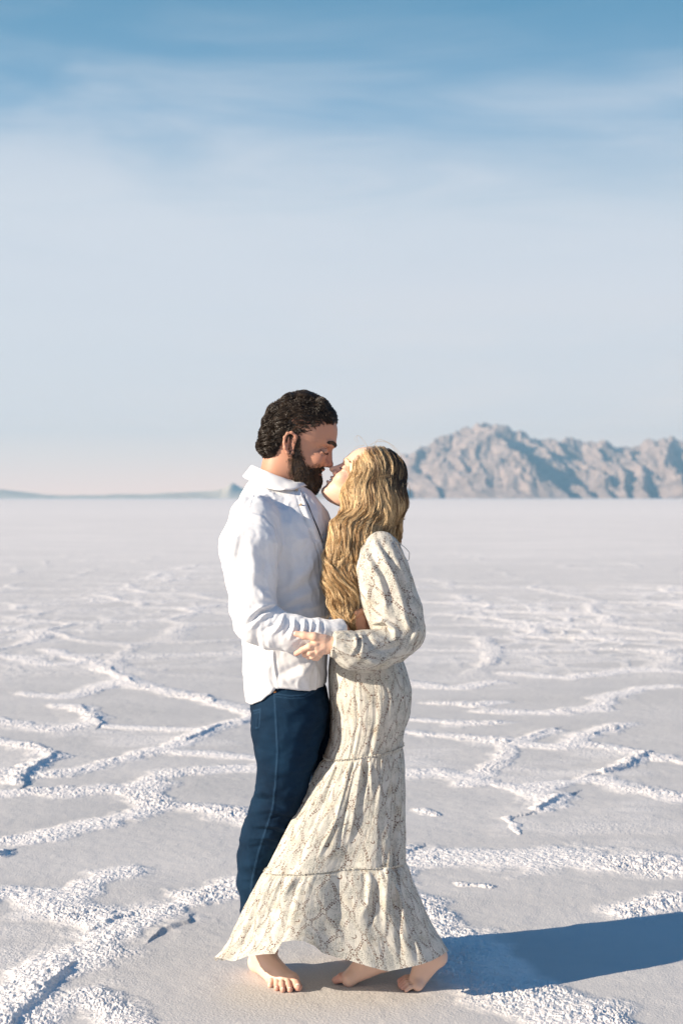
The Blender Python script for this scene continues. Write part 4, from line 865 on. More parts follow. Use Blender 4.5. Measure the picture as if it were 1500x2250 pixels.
# ================================================================== THE WOMAN
def build_woman():
    root = empty('person', (.09, 4.36, 0), 'woman on tiptoe with long wavy blonde hair and a cream snakeskin-print maxi dress', 'person')
    YW = 4.41; th = R(36); f = np.array([-math.cos(th), 0, math.sin(th)]); u = np.array([math.sin(th), 0, math.cos(th)]); s = np.array([0, 1., 0]); O = V(804, 1063, YW)
    L = lambda a, b, c=0.0: O + f * a + u * b + s * c
    W = lambda x, y, Y: V(x, y, Y); A = np.array; X_, Y_, Z_ = np.eye(3)
    FM = np.stack([f, u, s], 1)
    HT = [(-.112, .055, .070, .006), (-.107, .030, .0900, .020), (-.098, .010, .1005, .030), (-.088, -.005, .1020, .036), (-.078, -.018, .0985, .041), (-.068, -.030, .0985, .046), (-.058, -.040, .0955, .051), (-.046, -.050, .0965, .056), (-.034, -.058, .0930, .060), (-.020, -.066, .0905, .064), (-.006, -.074, .0890, .066),
          (.006, -.080, .0915, .068), (.015, -.083, .0955, .0695), (.024, -.085, .0990, .070), (.045, -.087, .0960, .071), (.066, -.086, .0885, .070), (.084, -.080, .0760, .064), (.098, -.066, .0580, .052), (.108, -.050, .0340, .034), (.112, -.03, .010, .010)]
    b = Sdf()
    b.fnc(loft_fn(HT, O, f, s, u, 2.2, .18), O, .15, .0)
    b.cone(L(.0905, .010), L(.1095, -.0225), .0050, .0070, .008); b.cone(L(.084, .004), L(.096, -.026), .007, .0105, .008); b.ell(L(.1120, -.0255), (.0078,) * 3, None, .005)
    for sg in (-1, 1):
        b.ell(L(.0985, -.0290, sg * .0105), (.0078,) * 3, None, .004); b.ell(L(.1030, -.0350, sg * .005), (.003,) * 3, None, .002, -1)
        b.cone(L(.0925, .021, sg * .010), L(.081, .021, sg * .034), .006, .005, .010)
        b.ell(L(.0965, .001, sg * .0285), (.0145,) * 3, None, .009, -1); b.ell(L(.0775, .001, sg * .0285), (.0122,) * 3, None, .003)
        b.cone(L(.0885, -.003, sg * .020), L(.0840, -.002, sg * .039), .0022, .0018, .003)
        b.ell(L(.070, -.030, sg * .034), (.020, .019, .019), None, .016)
    b.ell(L(.0965, -.0465), (.0065, .0045, .016), FM, .003); b.ell(L(.0975, -.0640), (.0072, .0050, .0155), FM, .003)
    b.ell(L(.101, -.0555), (.014, .0036, .020), FM, .0025, -1)
    for sg in (-1, 1): ear(b, O, f, s, u, (-.008, -.008, sg * .066), sg, .95)
    b.chain([(L(-.030, -.03), .050), (W(800, 1120, YW), .047), (W(812, 1165, YW), .050), (W(815, 1200, YW), .07)], .025)
    b.cone(W(828, 1205, 4.27), W(835, 1205, 4.55), .042, None, .04)
    k_ = YW / FPX; lf_ = lambda T: [(CAMH - (y - HOR) * k_, (x0 - 750) * k_, (x1 - 750) * k_, h) for y, x0, x1, h in T]
    b.fnc(loft_fn(lf_([(1600, 745, 872, .13), (1540, 738, 888, .15), (1470, 740, 876, .13), (1400, 748, 860, .11), (1320, 742, 858, .12), (1260, 745, 862, .125), (1200, 772, 860, .12), (1180, 790, 850, .06)]), np.array([0, YW, 0]), X_, Y_, Z_, 2.3), (.08, YW, 1.08), .40, .03)
    # near arm and hand
    b.chain([(W(840, 1208, 4.25), .042), (W(862, 1300, 4.215), .036), (W(890, 1390, 4.19), .033)], .02); b.chain([(W(890, 1390, 4.19), .033), (W(820, 1415, 4.125), .030), (W(735, 1416, 4.085), .0205)], .012)
    b.cone(W(735, 1416, 4.085), W(712, 1417, 4.079), .0205, .022, .010, ((0, 1, 0), .72)); b.cone(W(716, 1410, 4.078), W(694, 1408, 4.074), .0185, .016, .010, ((0, 1, 0), .68)); b.cone(W(716, 1424, 4.080), W(694, 1428, 4.078), .0185, .0155, .010, ((0, 1, 0), .68))
    finger(b, [W(712, 1404, 4.074), W(690, 1399, 4.066), W(668, 1396, 4.070), W(651, 1392.5, 4.076)], .0130, .0088, .006)
    finger(b, [W(694, 1415, 4.070), W(680, 1420, 4.066), W(664, 1428, 4.074), W(651, 1436, 4.086)], .0098, .0075)
    finger(b, [W(694, 1426, 4.073), W(681, 1434, 4.075), W(670, 1438, 4.100), W(668, 1432, 4.120)], .0095, .0075)
    finger(b, [W(697, 1434, 4.077), W(687, 1442, 4.083), W(678, 1443, 4.108), W(676, 1436, 4.125)], .0090, .0072)
    finger(b, [W(703, 1439, 4.081), W(696, 1446, 4.090), W(690, 1446, 4.110), W(688, 1439, 4.124)], .0082, .0066)
    for x0, y0, x1, y1 in ((712, 1410, 694, 1413), (712, 1417, 694, 1425), (713, 1423, 698, 1433)): b.cone(W(x0, y0, 4.068), W(x1, y1, 4.0655), .003, .004, .008)
    # far arm, hand on the man's far sleeve
    b.chain([(W(845, 1208, 4.56), .042), (W(850, 1300, 4.62), .036), (W(855, 1385, 4.70), .033)], .02); b.chain([(W(855, 1385, 4.70), .033), (W(770, 1360, 4.755), .028), (W(700, 1335, 4.765), .0205)], .012); b.cone(W(700, 1335, 4.765), W(675, 1325, 4.768), .021, .020, .01, ((0, 1, 0), .7))
    for i in range(4): finger(b, [W(675 - i, 1312 + i * 9, 4.768), W(656, 1306 + i * 9, 4.768), W(642 + i, 1303 + i * 9, 4.755)], .009, .0072)
    finger(b, [W(690, 1318, 4.765), W(680, 1300, 4.768), W(668, 1292, 4.768)], .011, .0085)
    # legs
    b.chain([(W(800, 1560, 4.36), .078), (W(825, 1690, 4.37), .062), (W(840, 1790, 4.38), .048), (W(850, 1890, 4.38), .042), (W(884, 2010, 4.34), .033), (A([.260, 4.325, .150]), .028), (A([.256, 4.325, .110]), .030)], .025)
    b.chain([(W(810, 1560, 4.48), .078), (W(790, 1690, 4.45), .062), (W(775, 1790, 4.41), .048), (W(790, 1890, 4.39), .047), (W(808, 2020, 4.36), .036), (A([.098, 4.350, .150]), .028), (A([.092, 4.350, .105]), .030)], .025)
    # right foot, ball down and heel lifted
    b.ell(A([.140, 4.350, .078]), (.028, .026, .028), None, .015); b.cone(A([.092, 4.350, .098]), A([.030, 4.366, .030]), .031, .019, .02); b.cone(A([.135, 4.350, .070]), A([.025, 4.345, .022]), .024, .0195, .02); b.cone(A([.022, 4.341, .0205]), A([.034, 4.405, .017]), .0195, .0155, .014)
    for a0, a1, a2, r0, r1 in (((.016, 4.346, .023), (-.004, 4.352, .020), (-.018, 4.358, .0135), .0128, .0112), ((.018, 4.365, .024), (-.004, 4.371, .022), (-.020, 4.376, .0095), .0085, .0078), ((.021, 4.380, .022), (.001, 4.387, .020), (-.013, 4.392, .0090), .0082, .0074), ((.026, 4.393, .020), (.009, 4.402, .018), (-.003, 4.407, .0085), .0078, .0070), ((.033, 4.404, .018), (.018, 4.414, .016), (.009, 4.420, .0080), .0074, .0067)):
        finger(b, [A(a0), A(a1), A(a2)], r0, r1, .003)
    b.ell(A([.105, 4.325, .118]), (.010,) * 3, None, .012)
    # left foot, high on the toes
    b.ell(A([.295, 4.325, .098]), (.026, .026, .028), None, .015); b.cone(A([.256, 4.325, .110]), A([.228, 4.322, .035]), .029, .021, .02); b.cone(A([.290, 4.325, .090]), A([.236, 4.318, .026]), .023, .0205, .02); b.cone(A([.230, 4.296, .018]), A([.226, 4.358, .020]), .0165, .0190, .014)
    for a0, a1, a2, r0, r1 in (((.222, 4.356, .022), (.198, 4.352, .020), (.181, 4.349, .0135), .0128, .0112), ((.220, 4.338, .023), (.195, 4.334, .022), (.178, 4.331, .0095), .0085, .0078), ((.220, 4.323, .022), (.196, 4.318, .021), (.180, 4.315, .0090), .0083, .0075), ((.222, 4.309, .020), (.201, 4.304, .019), (.186, 4.301, .0085), .0079, .0071), ((.226, 4.297, .018), (.207, 4.290, .016), (.195, 4.287, .0080), .0076, .0068)):
        finger(b, [A(a0), A(a1), A(a2)], r0, r1, .003)
    d = Sdf()
    d.fnc(loft_fn(lf_([(1560, 735, 884, .145), (1523, 729, 897, .160), (1470, 727, 889, .152), (1420, 732, 868, .134), (1370, 738, 858, .122), (1310, 735, 864, .135), (1260, 738, 871, .143), (1215, 755, 870, .140), (1190, 768, 866, .12), (1172, 782, 858, .07), (1160, 792, 850, .05)]), np.array([0, YW, 0]), X_, Y_, Z_, 2.3), (.08, YW, 1.08), .40, .0)
    slv = [(838, 1203, 4.25, .048), (837, 1225, 4.235, .060), (840, 1255, 4.222, .0745), (849, 1300, 4.212, .0785), (866, 1350, 4.200, .0785), (878, 1385, 4.190, .0735)]
    fore = [(878, 1388, 4.190, .0730), (862, 1410, 4.170, .062), (838, 1424, 4.145, .0555), (803, 1431, 4.120, .0580), (772, 1428, 4.105, .0535), (757, 1420, 4.095, .044), (746, 1415, 4.088, .034), (731, 1414, 4.084, .0345)]
    d.chain([(W(x, y, Y), r) for x, y, Y, r in slv], .022); d.chain([(W(x, y, Y), r) for x, y, Y, r in fore], .012)
    far = [(845, 1203, 4.56, .048), (842, 1255, 4.60, .072), (850, 1320, 4.65, .076), (855, 1385, 4.70, .060)]; d.chain([(W(x, y, Y), r) for x, y, Y, r in far], .022); d.chain([(W(x, y, Y), r) for x, y, Y, r in [(855, 1385, 4.70, .060), (800, 1375, 4.74, .054), (725, 1343, 4.762, .044), (705, 1337, 4.765, .030)]], .012)
    cp = W(729.5, 1415, 4.084); cd = nrm(W(729.5, 1415, 4.084) - W(760, 1420, 4.09)); d.fnc(lambda P: np.where((P[:, 1] < 4.2), -((P - cp) @ cd), .2), (0, 4.4, 0), 50, .002, -1)
    def under_cloth(P):
        r = np.full(len(P), .3); m = (P[:, 2] > .98) & (P[:, 2] < 1.385) & ~((P[:, 1] < 4.12) & (P[:, 0] < .01)) & ~((P[:, 1] > 4.6) & (P[:, 0] < -.03))
        if m.any(): r[m] = -(d.eval(P[m]) + .006)
        return r
    b.fnc(under_cloth, (0, 4.4, 0), 50, .0, -1)
    Vt, F = b.mesh(.0025); q = Vt - O; lf, lu, ls_ = q @ f, q @ u, q @ s
    lip = np.exp(-((lf - .102) / .010) ** 2 - ((lu + .0555) / .0125) ** 2 - (ls_ / .018) ** 2); ck = np.exp(-((lf - .085) / .022) ** 2 - ((lu + .03) / .022) ** 2)
    fl = .95 * sstep(.35, .7, lip) + .10 * ck + .45 * (Vt[:, 2] < .045) * sstep(.02, -.015, Vt[:, 0]) + .45 * (Vt[:, 2] < .045) * (Vt[:, 0] > .15) * sstep(.205, .18, Vt[:, 0])
    xx, yy = px_of(Vt); fl += .35 * ((Vt[:, 1] < 4.13) & (yy > 1380) & (yy < 1450)) * sstep(672, 650, xx)
    under(mesh_np('body', Vt, F, SKIN_W, None, attrs={'flush': np.clip(fl, 0, 1), 'pale': sstep(.3, .2, Vt[:, 2]) * .7}), root)
    tv, tf = Sdf().ell(L(.0925, -.0550), (.0075, .0035, .013), FM).mesh(.001); te = under(mesh_np('teeth', tv, tf, new_mat('tooth', .25, (.85, .82, .76, 1))[0]), root)
    # nails of the visible hand
    nv_, nf_ = Sdf().ell(W(649, 1391.5, 4.0705), (.0062, .0022, .0042)).mesh(.0009); under(mesh_np('thumbnail', nv_, nf_, new_mat('pale_nail', .3, (.80, .58, .52, 1))[0]), root)
    rg = np.random.default_rng(9)
    for sg in (-1, 1):
        parts = []; n = 34; st = np.stack([L(.0900 - .006 * a, -.0045, sg * (.019 + .020 * a)) for a in np.linspace(0, 1, n)]); Kk = np.linspace(0, 1, 5)[None, :, None]
        pth = st[:, None] + (f * .0065 - u * .0060)[None, None] * Kk + u[None, None] * .002 * Kk ** 2; parts.append((pth, np.full((n, 5), .0010), {'t': np.zeros((n, 5)), 'shade': np.zeros((n, 5))})); hair_obj('eyelashes', parts, None, HAIR_M, root)
    for sg in (-1, 1):
        parts = []; n = 110; t = rg.uniform(0, 1, n); st = np.stack([L(.1005 - .018 * x ** 1.5, .0235 + .003 * math.sin(x * 3) + rg.uniform(-.0018, .0018), sg * (.008 + .034 * x)) for x in t]); Kk = np.linspace(0, 1, 5)[None, :, None]
        parts.append((st[:, None] + (-f * .006 + s * sg * .005)[None, None] * Kk, np.full((n, 5), .0004), {'t': np.full((n, 5), .15), 'shade': np.full((n, 5), .1)})); hair_obj('eyebrow', parts, None, HAIR_W, root)

    # ---- dress: bodice and sleeves
    Dv, Df = d.mesh(.0028); N = vnormals(Dv, Df); c2 = lambda l, w_, h: ([(470 + a / 3, 1000 + b_ / 3) for a, b_ in l], w_, h)
    df = [c2([(965, 600), (1090, 820), (1150, 1060)], 6, .008), c2([(1000, 590), (1120, 800), (1190, 1030)], 5, -.007), c2([(1060, 570), (1180, 800), (1260, 1040)], 7, .010), c2([(1100, 580), (1220, 800), (1300, 1040)], 5, -.008), c2([(1160, 600), (1270, 850), (1330, 1080)], 6, .007), c2([(950, 700), (1000, 860), (1060, 1040)], 6, .005),
          c2([(1040, 1110), (1120, 1090), (1190, 1150), (1190, 1210)], 5, .012), c2([(1070, 1130), (1130, 1120), (1165, 1170)], 4, -.010), c2([(1240, 1040), (1270, 1120), (1300, 1160)], 5, .010), c2([(1290, 1050), (1310, 1120), (1290, 1200)], 4, -.008), c2([(1330, 1080), (1340, 1160), (1290, 1230)], 6, .007), c2([(1050, 1200), (1150, 1240), (1240, 1200)], 6, .006), c2([(1000, 1230), (1100, 1290), (1220, 1260)], 7, -.006), c2([(960, 1330), (1060, 1370), (1160, 1330)], 6, .006),
          c2([(880, 1160), (930, 1190), (935, 1260), (905, 1310)], 3.5, .009), c2([(900, 1170), (955, 1210), (950, 1290)], 3.5, -.009), c2([(790, 1200), (850, 1180), (900, 1200)], 4, .005), c2([(790, 1240), (860, 1240), (920, 1270)], 4, -.004), c2([(790, 1290), (860, 1300), (930, 1330)], 5, .005), c2([(960, 1180), (980, 1260), (960, 1340)], 5, .006), c2([(1000, 1170), (1030, 1240), (1010, 1310)], 5, -.006),
          c2([(782, 1150), (779, 1240), (785, 1330)], 2.2, .004), c2([(796, 1150), (793, 1240), (798, 1330)], 1.8, -.003), c2([(1030, 1430), (1040, 1560), (1050, 1680)], 3, .004), c2([(1050, 1430), (1060, 1560), (1070, 1680)], 2.6, -.004), c2([(1070, 1420), (1080, 1560)], 2.8, .004), c2([(1000, 1430), (1010, 1560)], 3, -.004), c2([(1110, 1400), (1115, 1520)], 3, .003), c2([(960, 1440), (950, 1600)], 4, .003),
          c2([(890, 860), (940, 960), (960, 1030)], 5, .005), c2([(920, 840), (970, 940), (1000, 1010)], 4, -.004), c2([(1180, 520), (1230, 600), (1260, 700)], 4, .004)]
    Dv = folds(Dv, N, df); Dv += N * (.0035 * fbm(Dv * np.array([12, 12, 9]), 3, 52) + .0028 * np.clip(1 - 2.6 * np.abs(fbm(Dv * np.array([20, 20, 10]), 3, 58)), -.4, 1) * .7 + .0012 * fbm(Dv * 45, 3, 54))[:, None]
    # printed-fabric coordinates: along and around torso or sleeve
    def polyuv(P, pl, R0):
        best = np.full(len(P), 9.); SW = 1e-9; SV = 0; SX = 0; SY = 0; acc = 0
        ax0 = nrm(pl[-1][0] - pl[0][0]); e1p = np.array([0, -1., 0])
        for (a, ra), (c, rc) in zip(pl[:-1], pl[1:]):
            ba = c - a; Ls = np.linalg.norm(ba); dr = ba / Ls; tu = (P - a) @ ba / Ls ** 2; t = np.clip(tu, 0, 1); q = P - a - t[:, None] * ba; dd = np.linalg.norm(q, axis=1) - (ra + (rc - ra) * t); best = np.minimum(best, dd)
            e1 = nrm(e1p - (e1p @ dr) * dr); e2 = np.cross(dr, e1); w_ = np.exp(-np.clip(dd, -.05, .3) / .012) + 1e-12; qn = q / (np.linalg.norm(q, axis=1, keepdims=True) + 1e-9)
            SW = SW + w_; SV = SV + w_ * (acc + np.clip(tu, -.6, 1.6) * Ls); SX = SX + w_ * (qn @ e1); SY = SY + w_ * (qn @ e2); acc += Ls
        return np.arctan2(SY, SX) * R0, SV / SW, best
    pa = [(W(x, y, Y), r) for x, y, Y, r in slv + fore[1:]]; ua, va, da = polyuv(Dv, pa, .074); pb = [(W(x, y, Y), r) for x, y, Y, r in far]; ub, vb, db = polyuv(Dv, pb, .074)
    TH = lambda P, cx, cy: np.arctan2(P[:, 0] - cx, -(P[:, 1] - cy))
    ut = TH(Dv, .078, YW) * .135; vt = -Dv[:, 2]; torso = d.it[0][0](Dv)
    m1 = (da < torso - .0) & (da < db) & (Dv[:, 1] < 4.36); m2 = (db < torso) & ~m1 & (Dv[:, 1] > 4.5)
    uu = np.where(m1, ua + .03, np.where(m2, ub + .5, ut)); vv = np.where(m1, va + .02, np.where(m2, vb, vt))
    # ---- skirt: three gathered tiers
    k0 = 4.40
    rings = [(1425, 1425, 728, 872, .138, .138, 0), (1480, 1478, 722, 895, .163, .163, 0), (1523, 1521, 723, 903.5, .171, .171, 0), (1563, 1560, 727, 899, .170, .170, 0), (1613, 1606, 726, 886, .162, .162, 0), (1664, 1637, 713, 883, .158, .155, 1),
             (1710, 1690, 687, 886.5, .170, .165, 0), (1757, 1745, 661, 887, .182, .175, 0), (1813, 1810, 628, 887.5, .195, .185, 0), (1893, 1878, 585, 887, .215, .20, 1), (1934, 1925, 560, 903, .232, .215, 0), (2018, 2000, 525, 937, .252, .235, 0), (2066, 2050, 500, 965, .262, .245, 0), (2108, 2090, 480, 980, .268, .25, 1)]
    sag = [0, 0, 0, 0, .006, .008, .008, .008, .012, .018, .018, .0, .0, .0]
    nT = 760; th_ = np.linspace(-math.pi, math.pi, nT, endpoint=False)          # 0 faces the camera
    ring_xyz = []
    for (yl, yr, xl, xr, bn, bf, _), sg_ in zip(rings, sag):
        kk = k0 / FPX; cx = ((xl + xr) / 2 - 750) * kk; a = (xr - xl) / 2 * kk; zl = CAMH - (yl - HOR) * kk; zr = CAMH - (yr - HOR) * kk
        sx = np.sin(th_); cxn = np.cos(th_); e = .86; X = cx + a * np.sign(sx) * np.abs(sx) ** e; w_ = (X - cx) / a
        bl = np.where(cxn > 0, bn, bf); low = sstep(1650, 1950, yl)
        lobe = 1 - low * (.42 * sstep(-.2, -1.0, w_) + .05 * sstep(.45, 1.0, w_))
        Y = 4.40 - np.sign(cxn) * np.abs(cxn) ** e * bl * lobe - low * .13 * sstep(.1, -1., w_) - low * .06 * sstep(.2, 1., w_)
        Z = (zl + zr) / 2 + (zr - zl) / 2 * w_ + sg_ * np.maximum(cxn, 0)
        X = (X) * (1 + 0 * Y) * Y / k0 * 1.0 if False else X
        ring_xyz.append(np.stack([X, Y, Z], -1))
    # the hem line follows the wind-lifted edge
    hx_ = [470, 480, 512, 540, 575, 606, 613, 622, 645, 668, 690, 708, 740, 772, 812, 852, 875, 898, 925, 948, 968, 982]; hy_ = [2108, 2108, 2110, 2101, 2097, 2096, 2084, 2070, 2066, 2068, 2078, 2094, 2104, 2112, 2124, 2135, 2131, 2126, 2119, 2111, 2100, 2090]
    H = ring_xyz[-1]; pxh = 750 + H[:, 0] / H[:, 1] * FPX; nz = CAMH - (np.interp(pxh, hx_, hy_) - HOR) * H[:, 1] / FPX
    fz = np.interp(pxh, [480, 540, 620, 700, 800, 900, 980], [.06, .10, .155, .15, .10, .07, .075])
    fz = np.maximum(fz, nz + .004); wfar = sstep(-.02, -.25, np.cos(th_)); H[:, 2] = nz * (1 - wfar) + fz * wfar
    tiers = [(0, 5), (5, 9), (9, 13)]; Vs, Us, nrow = [], [], 0; rg = np.random.default_rng(3)
    for ti, (i0, i1) in enumerate(tiers):
        seg = np.array(ring_xyz[i0:i1 + 1]); cum = np.concatenate([[0], np.cumsum(np.linalg.norm(np.diff(seg.mean(1), axis=0), axis=1) + 1e-6)]); n = int(cum[-1] / .0042) + 2
        key = np.linspace(0, cum[-1], n); P = np.empty((n, nT, 3)); tk = np.arange(i1 - i0 + 1)
        cums = np.concatenate([[0], np.cumsum(np.linalg.norm(np.diff(seg, axis=0), axis=2).mean(1))])
        for c in range(3):
            tab = np.concatenate([cum[:, None], seg[:, :, c]], 1); P[:, :, c] = crom(tab, n)[:, 1:]
        if ti == 2:
            tz = (np.interp(key, cum, [seg[q, :, 2].mean() if q < len(cum) - 1 else .10 for q in range(len(cum))]) - seg[0, :, 2].mean()) / (.10 - seg[0, :, 2].mean()); P[:, :, 2] = seg[0, None, :, 2] + (seg[-1, None, :, 2] - seg[0, None, :, 2]) * tz[:, None]
        t = np.linspace(0, 1, n)[:, None]; arc = key[:, None]
        nx = np.gradient(P, axis=1); ny = np.gradient(P, axis=0); nn = np.cross(nx, ny); nn /= np.linalg.norm(nn, axis=2, keepdims=True) + 1e-9
        cen = P.mean(1, keepdims=True); nn *= np.sign(((P - cen) * nn).sum(2).mean())
        D = 0; TT = th_[None, :]
        if ti > 0:       # gathers below the seam open into longer flutes
            for m_, a_, dec in ((61, .0022, .07), (43, .0030, .12), (29, .0040, .25), (19, .0040, .5)):
                phs = rg.uniform(0, 6.28); D = D + a_ * np.sin(m_ * TT + phs + 1.3 * np.sin(3 * TT + phs) + .5 * vnoise(np.stack([TT * 3 + t * 0, t * 2 + TT * 0], -1), m_)) * np.exp(-arc / dec) * sstep(0, .02, arc)
            gate = .5 + .5 * fbm(np.stack(np.broadcast_arrays(TT * 2.2, t * 1.5), -1), 2, 77 + ti)
            D = D * (.4 + 1.2 * gate)
            for m_, a_ in ((13, .0065), (8, .009), (5, .010)):
                phs = rg.uniform(0, 6.28); D = D + a_ * np.sin(m_ * TT + phs + .8 * np.sin(2 * TT + phs)) * sstep(0, .6, t) * (1 - .45 * (ti == 2) * 0) * sstep(0, .12, arc) * (.55 if ti == 1 else .7)
        else:
            for m_, a_ in ((47, .0012), (31, .0020), (17, .0022)):
                phs = rg.uniform(0, 6.28); D = D + a_ * np.sin(m_ * TT + phs + 1.1 * np.sin(4 * TT + phs)) * (.35 + .65 * t)
        D = D + .0045 * fbm(np.stack(np.broadcast_arrays(TT * 4.2, arc * 9), -1), 3, 90 + ti) + .0015 * fbm(np.stack(np.broadcast_arrays(TT * 24, arc * 30), -1), 3, 95 + ti)
        if ti == 2: D = D - .006 * np.exp(-((t - 0) / .03) ** 2)
        P = P + nn * (D * .58)[..., None]
        Wt = [.152, .205, .285][ti]; arcl = cums[0] + np.interp(key, cum, cums)[:, None]
        off = 0 if ti == 0 else 5 * ti; Us.append(np.stack(np.broadcast_arrays(TT * Wt + off, arcl + .31 * ti - (1.03 if ti == 0 else 0), 0), -1).reshape(-1, 3)); Vs.append(P)
    Vall, Fall, Uall, n0 = [], [], [], 0
    long_folds = [([(870, 1700), (868, 1850), (872, 1990), (880, 2110)], 7, -.016), ([(858, 1760), (850, 1900), (845, 2050)], 8, .012), ([(890, 1930), (900, 2020), (915, 2110)], 6, -.010), ([(770, 1680), (740, 1800), (700, 1880)], 5, .010), ([(780, 1690), (752, 1810), (744, 1860)], 4, -.010), ([(795, 1670), (775, 1790), (765, 1850)], 5, .009), ([(720, 1680), (690, 1760), (650, 1850)], 7, .006), ([(740, 1690), (715, 1770), (690, 1840)], 5, -.006),
                  ([(815, 1930), (808, 1980), (796, 2010)], 7, .012), ([(825, 1940), (822, 1990), (815, 2030)], 5, -.010), ([(600, 1905), (575, 1990), (560, 2060)], 7, .008), ([(625, 1925), (600, 1990), (570, 2050)], 6, -.008), ([(650, 1925), (620, 1970), (600, 2000)], 5, .007), ([(880, 1640), (876, 1720), (872, 1800)], 4, .007), ([(560, 1960), (530, 2030), (505, 2095)], 7, -.007), ([(800, 1660), (800, 1740)], 3, -.006), ([(812, 1660), (816, 1740)], 3, .006), ([(700, 1930), (720, 2010), (760, 2090)], 14, .006), ([(830, 1660), (838, 1730)], 3, -.005)]
    for P, U in zip(Vs, Us):
        n = P.shape[0]; idx = np.arange(n * nT).reshape(n, nT); nx = np.roll(idx, -1, 1); Fq = np.stack([idx[:-1], nx[:-1], nx[1:], idx[1:]], -1).reshape(-1, 4)
        Pv = P.reshape(-1, 3); Nn = vnormals(Pv, Fq)
        if ((Pv - Pv.mean(0)) * Nn).sum() < 0: Nn = -Nn; Fq = Fq[:, ::-1]
        Pv = folds(Pv, Nn, long_folds); Vall.append(Pv); Fall.append(Fq + n0); Uall.append(U); n0 += len(Pv)
    # frill at each seam
    frill_src = [(Vs[1][0], .155), (Vs[2][0], .205)]
    Vsk = np.concatenate(Vall); Fsk = np.concatenate(Fall); Usk = np.concatenate(Uall)
    keep = Dv[:, 2] > CAMH - (1500 - HOR) * 4.4 / FPX
    fk = keep[Df].all(1) | (Dv[Df[:, 0], 1] < 4.2)
    Vd = np.concatenate([Dv, Vsk]); Fd = np.concatenate([Df[fk], Fsk + len(Dv)]); Ud = np.concatenate([np.stack([uu, vv, 0 * uu], -1), Usk])
    dr = under(mesh_np('dress', Vd, Fd, SNAKE, None, attrs={'fabric': Ud}), root)
    for src, w_ in frill_src:
        cen = src.mean(0); o_ = src - cen; o_[:, 2] = 0; o_ /= np.linalg.norm(o_, axis=1, keepdims=True); m_ = nT; rows = []; rgl = np.random.default_rng(8)
        wv = .0030 * np.sin(np.arange(m_) * .9 + 2 * np.sin(np.arange(m_) * .13)) + .002 * vnoise(np.stack([np.arange(m_) * .21, np.zeros(m_)], -1), 5)
        for r_, dz in ((.0005, -.003), (.0022, .0), (.0038, .0045)):
            rows.append(src + o_ * (r_ + wv * (dz + .006) * 90)[:, None] + np.array([0, 0, dz]) + np.array([0, 0, .35])[None] * wv[:, None] * (dz > .005))
        Vf = np.concatenate(rows); idx = np.arange(3 * m_).reshape(3, m_); nx = np.roll(idx, -1, 1); Ff = np.stack([idx[:-1], nx[:-1], nx[1:], idx[1:]], -1).reshape(-1, 4)
        uf = np.stack([np.tile(th_ * w_, 3), np.repeat([0, .006, .014], m_), np.zeros(3 * m_)], -1); mesh_np('frill', Vf, Ff, SNAKE, dr, attrs={'fabric': uf})
    # tie cord loop at the nape
    lp = [(866, 1186), (880, 1196), (892, 1206), (899, 1216), (898, 1229), (891, 1233), (884, 1226)]
    a = np.array([W(x, y, 4.33) for x, y in lp]); t = np.linspace(0, len(a) - 1, 40); a = np.stack([crom(np.stack([np.arange(len(lp)), a[:, c]], 1), 40)[:, 1] for c in range(3)], -1)
    v_, f_, _ = tubes(a[None], np.full((1, 40), .0011), None, 6); mesh_np('tie_cord', v_, f_, new_mat('tie_cord', .8, (.5, .48, .42, 1))[0], dr)

    # ---- hair
    h = Sdf(); HM = FM
    h.ell(L(-.012, .026, 0), (.098, .104, .084), FM, .0); h.ell(L(-.040, -.005, 0), (.078, .092, .080), FM, .02)
    main = [(828, 1050, 4.375, 56, .85), (822, 1095, 4.355, 66, .80), (806, 1140, 4.320, 60, .70), (776, 1178, 4.275, 50, .62), (752, 1225, 4.235, 37, .62), (747, 1280, 4.215, 34, .62), (751, 1322, 4.200, 29, .60), (760, 1352, 4.190, 18, .6), (766, 1372, 4.185, 7, .6)]
    for (x0, y0, Y0, r0, q0), (x1, y1, Y1, r1, q1) in zip(main[:-1], main[1:]): h.cone(W(x0, y0, Y0), W(x1, y1, Y1), r0 * Y0 / FPX, r1 * Y1 / FPX, .02, ((0, 1, 0), (q0 + q1) / 2))
    bk = [(835, 1060, 4.45, 50), (842, 1120, 4.47, 46), (838, 1170, 4.50, 36), (845, 1240, 4.52, 26), (848, 1300, 4.53, 10)]
    for (x0, y0, Y0, r0), (x1, y1, Y1, r1) in zip(bk[:-1], bk[1:]): h.cone(W(x0, y0, Y0), W(x1, y1, Y1), r0 * Y0 / FPX, r1 * Y1 / FPX, .02, ((0, 1, 0), .8))
    # keep the face clear: hairline runs from the brow back past the cheek
    face = lambda P: (P - O) @ f - np.interp((P - O) @ u, [-.14, -.11, -.088, -.06, -.02, .02, .055, .075, .10], [.2, .075, .050, .046, .046, .052, .066, .078, .12])
    h.fnc(lambda P: np.where((P[:, 2] > W(0, 1125, 4.4)[2]), -face(P), .2), O, 5, .006, -1)
    hs = Sdf(); hs.it = h.it[:-1]
    Hv, Hf = h.mesh(.0042); N = vnormals(Hv, Hf); xx, yy = px_of(Hv)
    CL = [W(x, y, Y) for x, y, Y, _, _ in main]; CB = [W(x, y, Y) for x, y, Y, _ in bk]
    def tan_field(P, C):
        best = np.full(len(P), 9.); T = np.zeros_like(P); Q = np.zeros_like(P)
        for a, c in zip(C[:-1], C[1:]):
            ba = c - a; t = np.clip((P - a) @ ba / (ba @ ba), 0, 1); q = P - a - t[:, None] * ba; dd = (q ** 2).sum(1); m = dd < best; best = np.where(m, dd, best); T[m] = nrm(ba); Q[m] = q[m]
        return T, Q, best
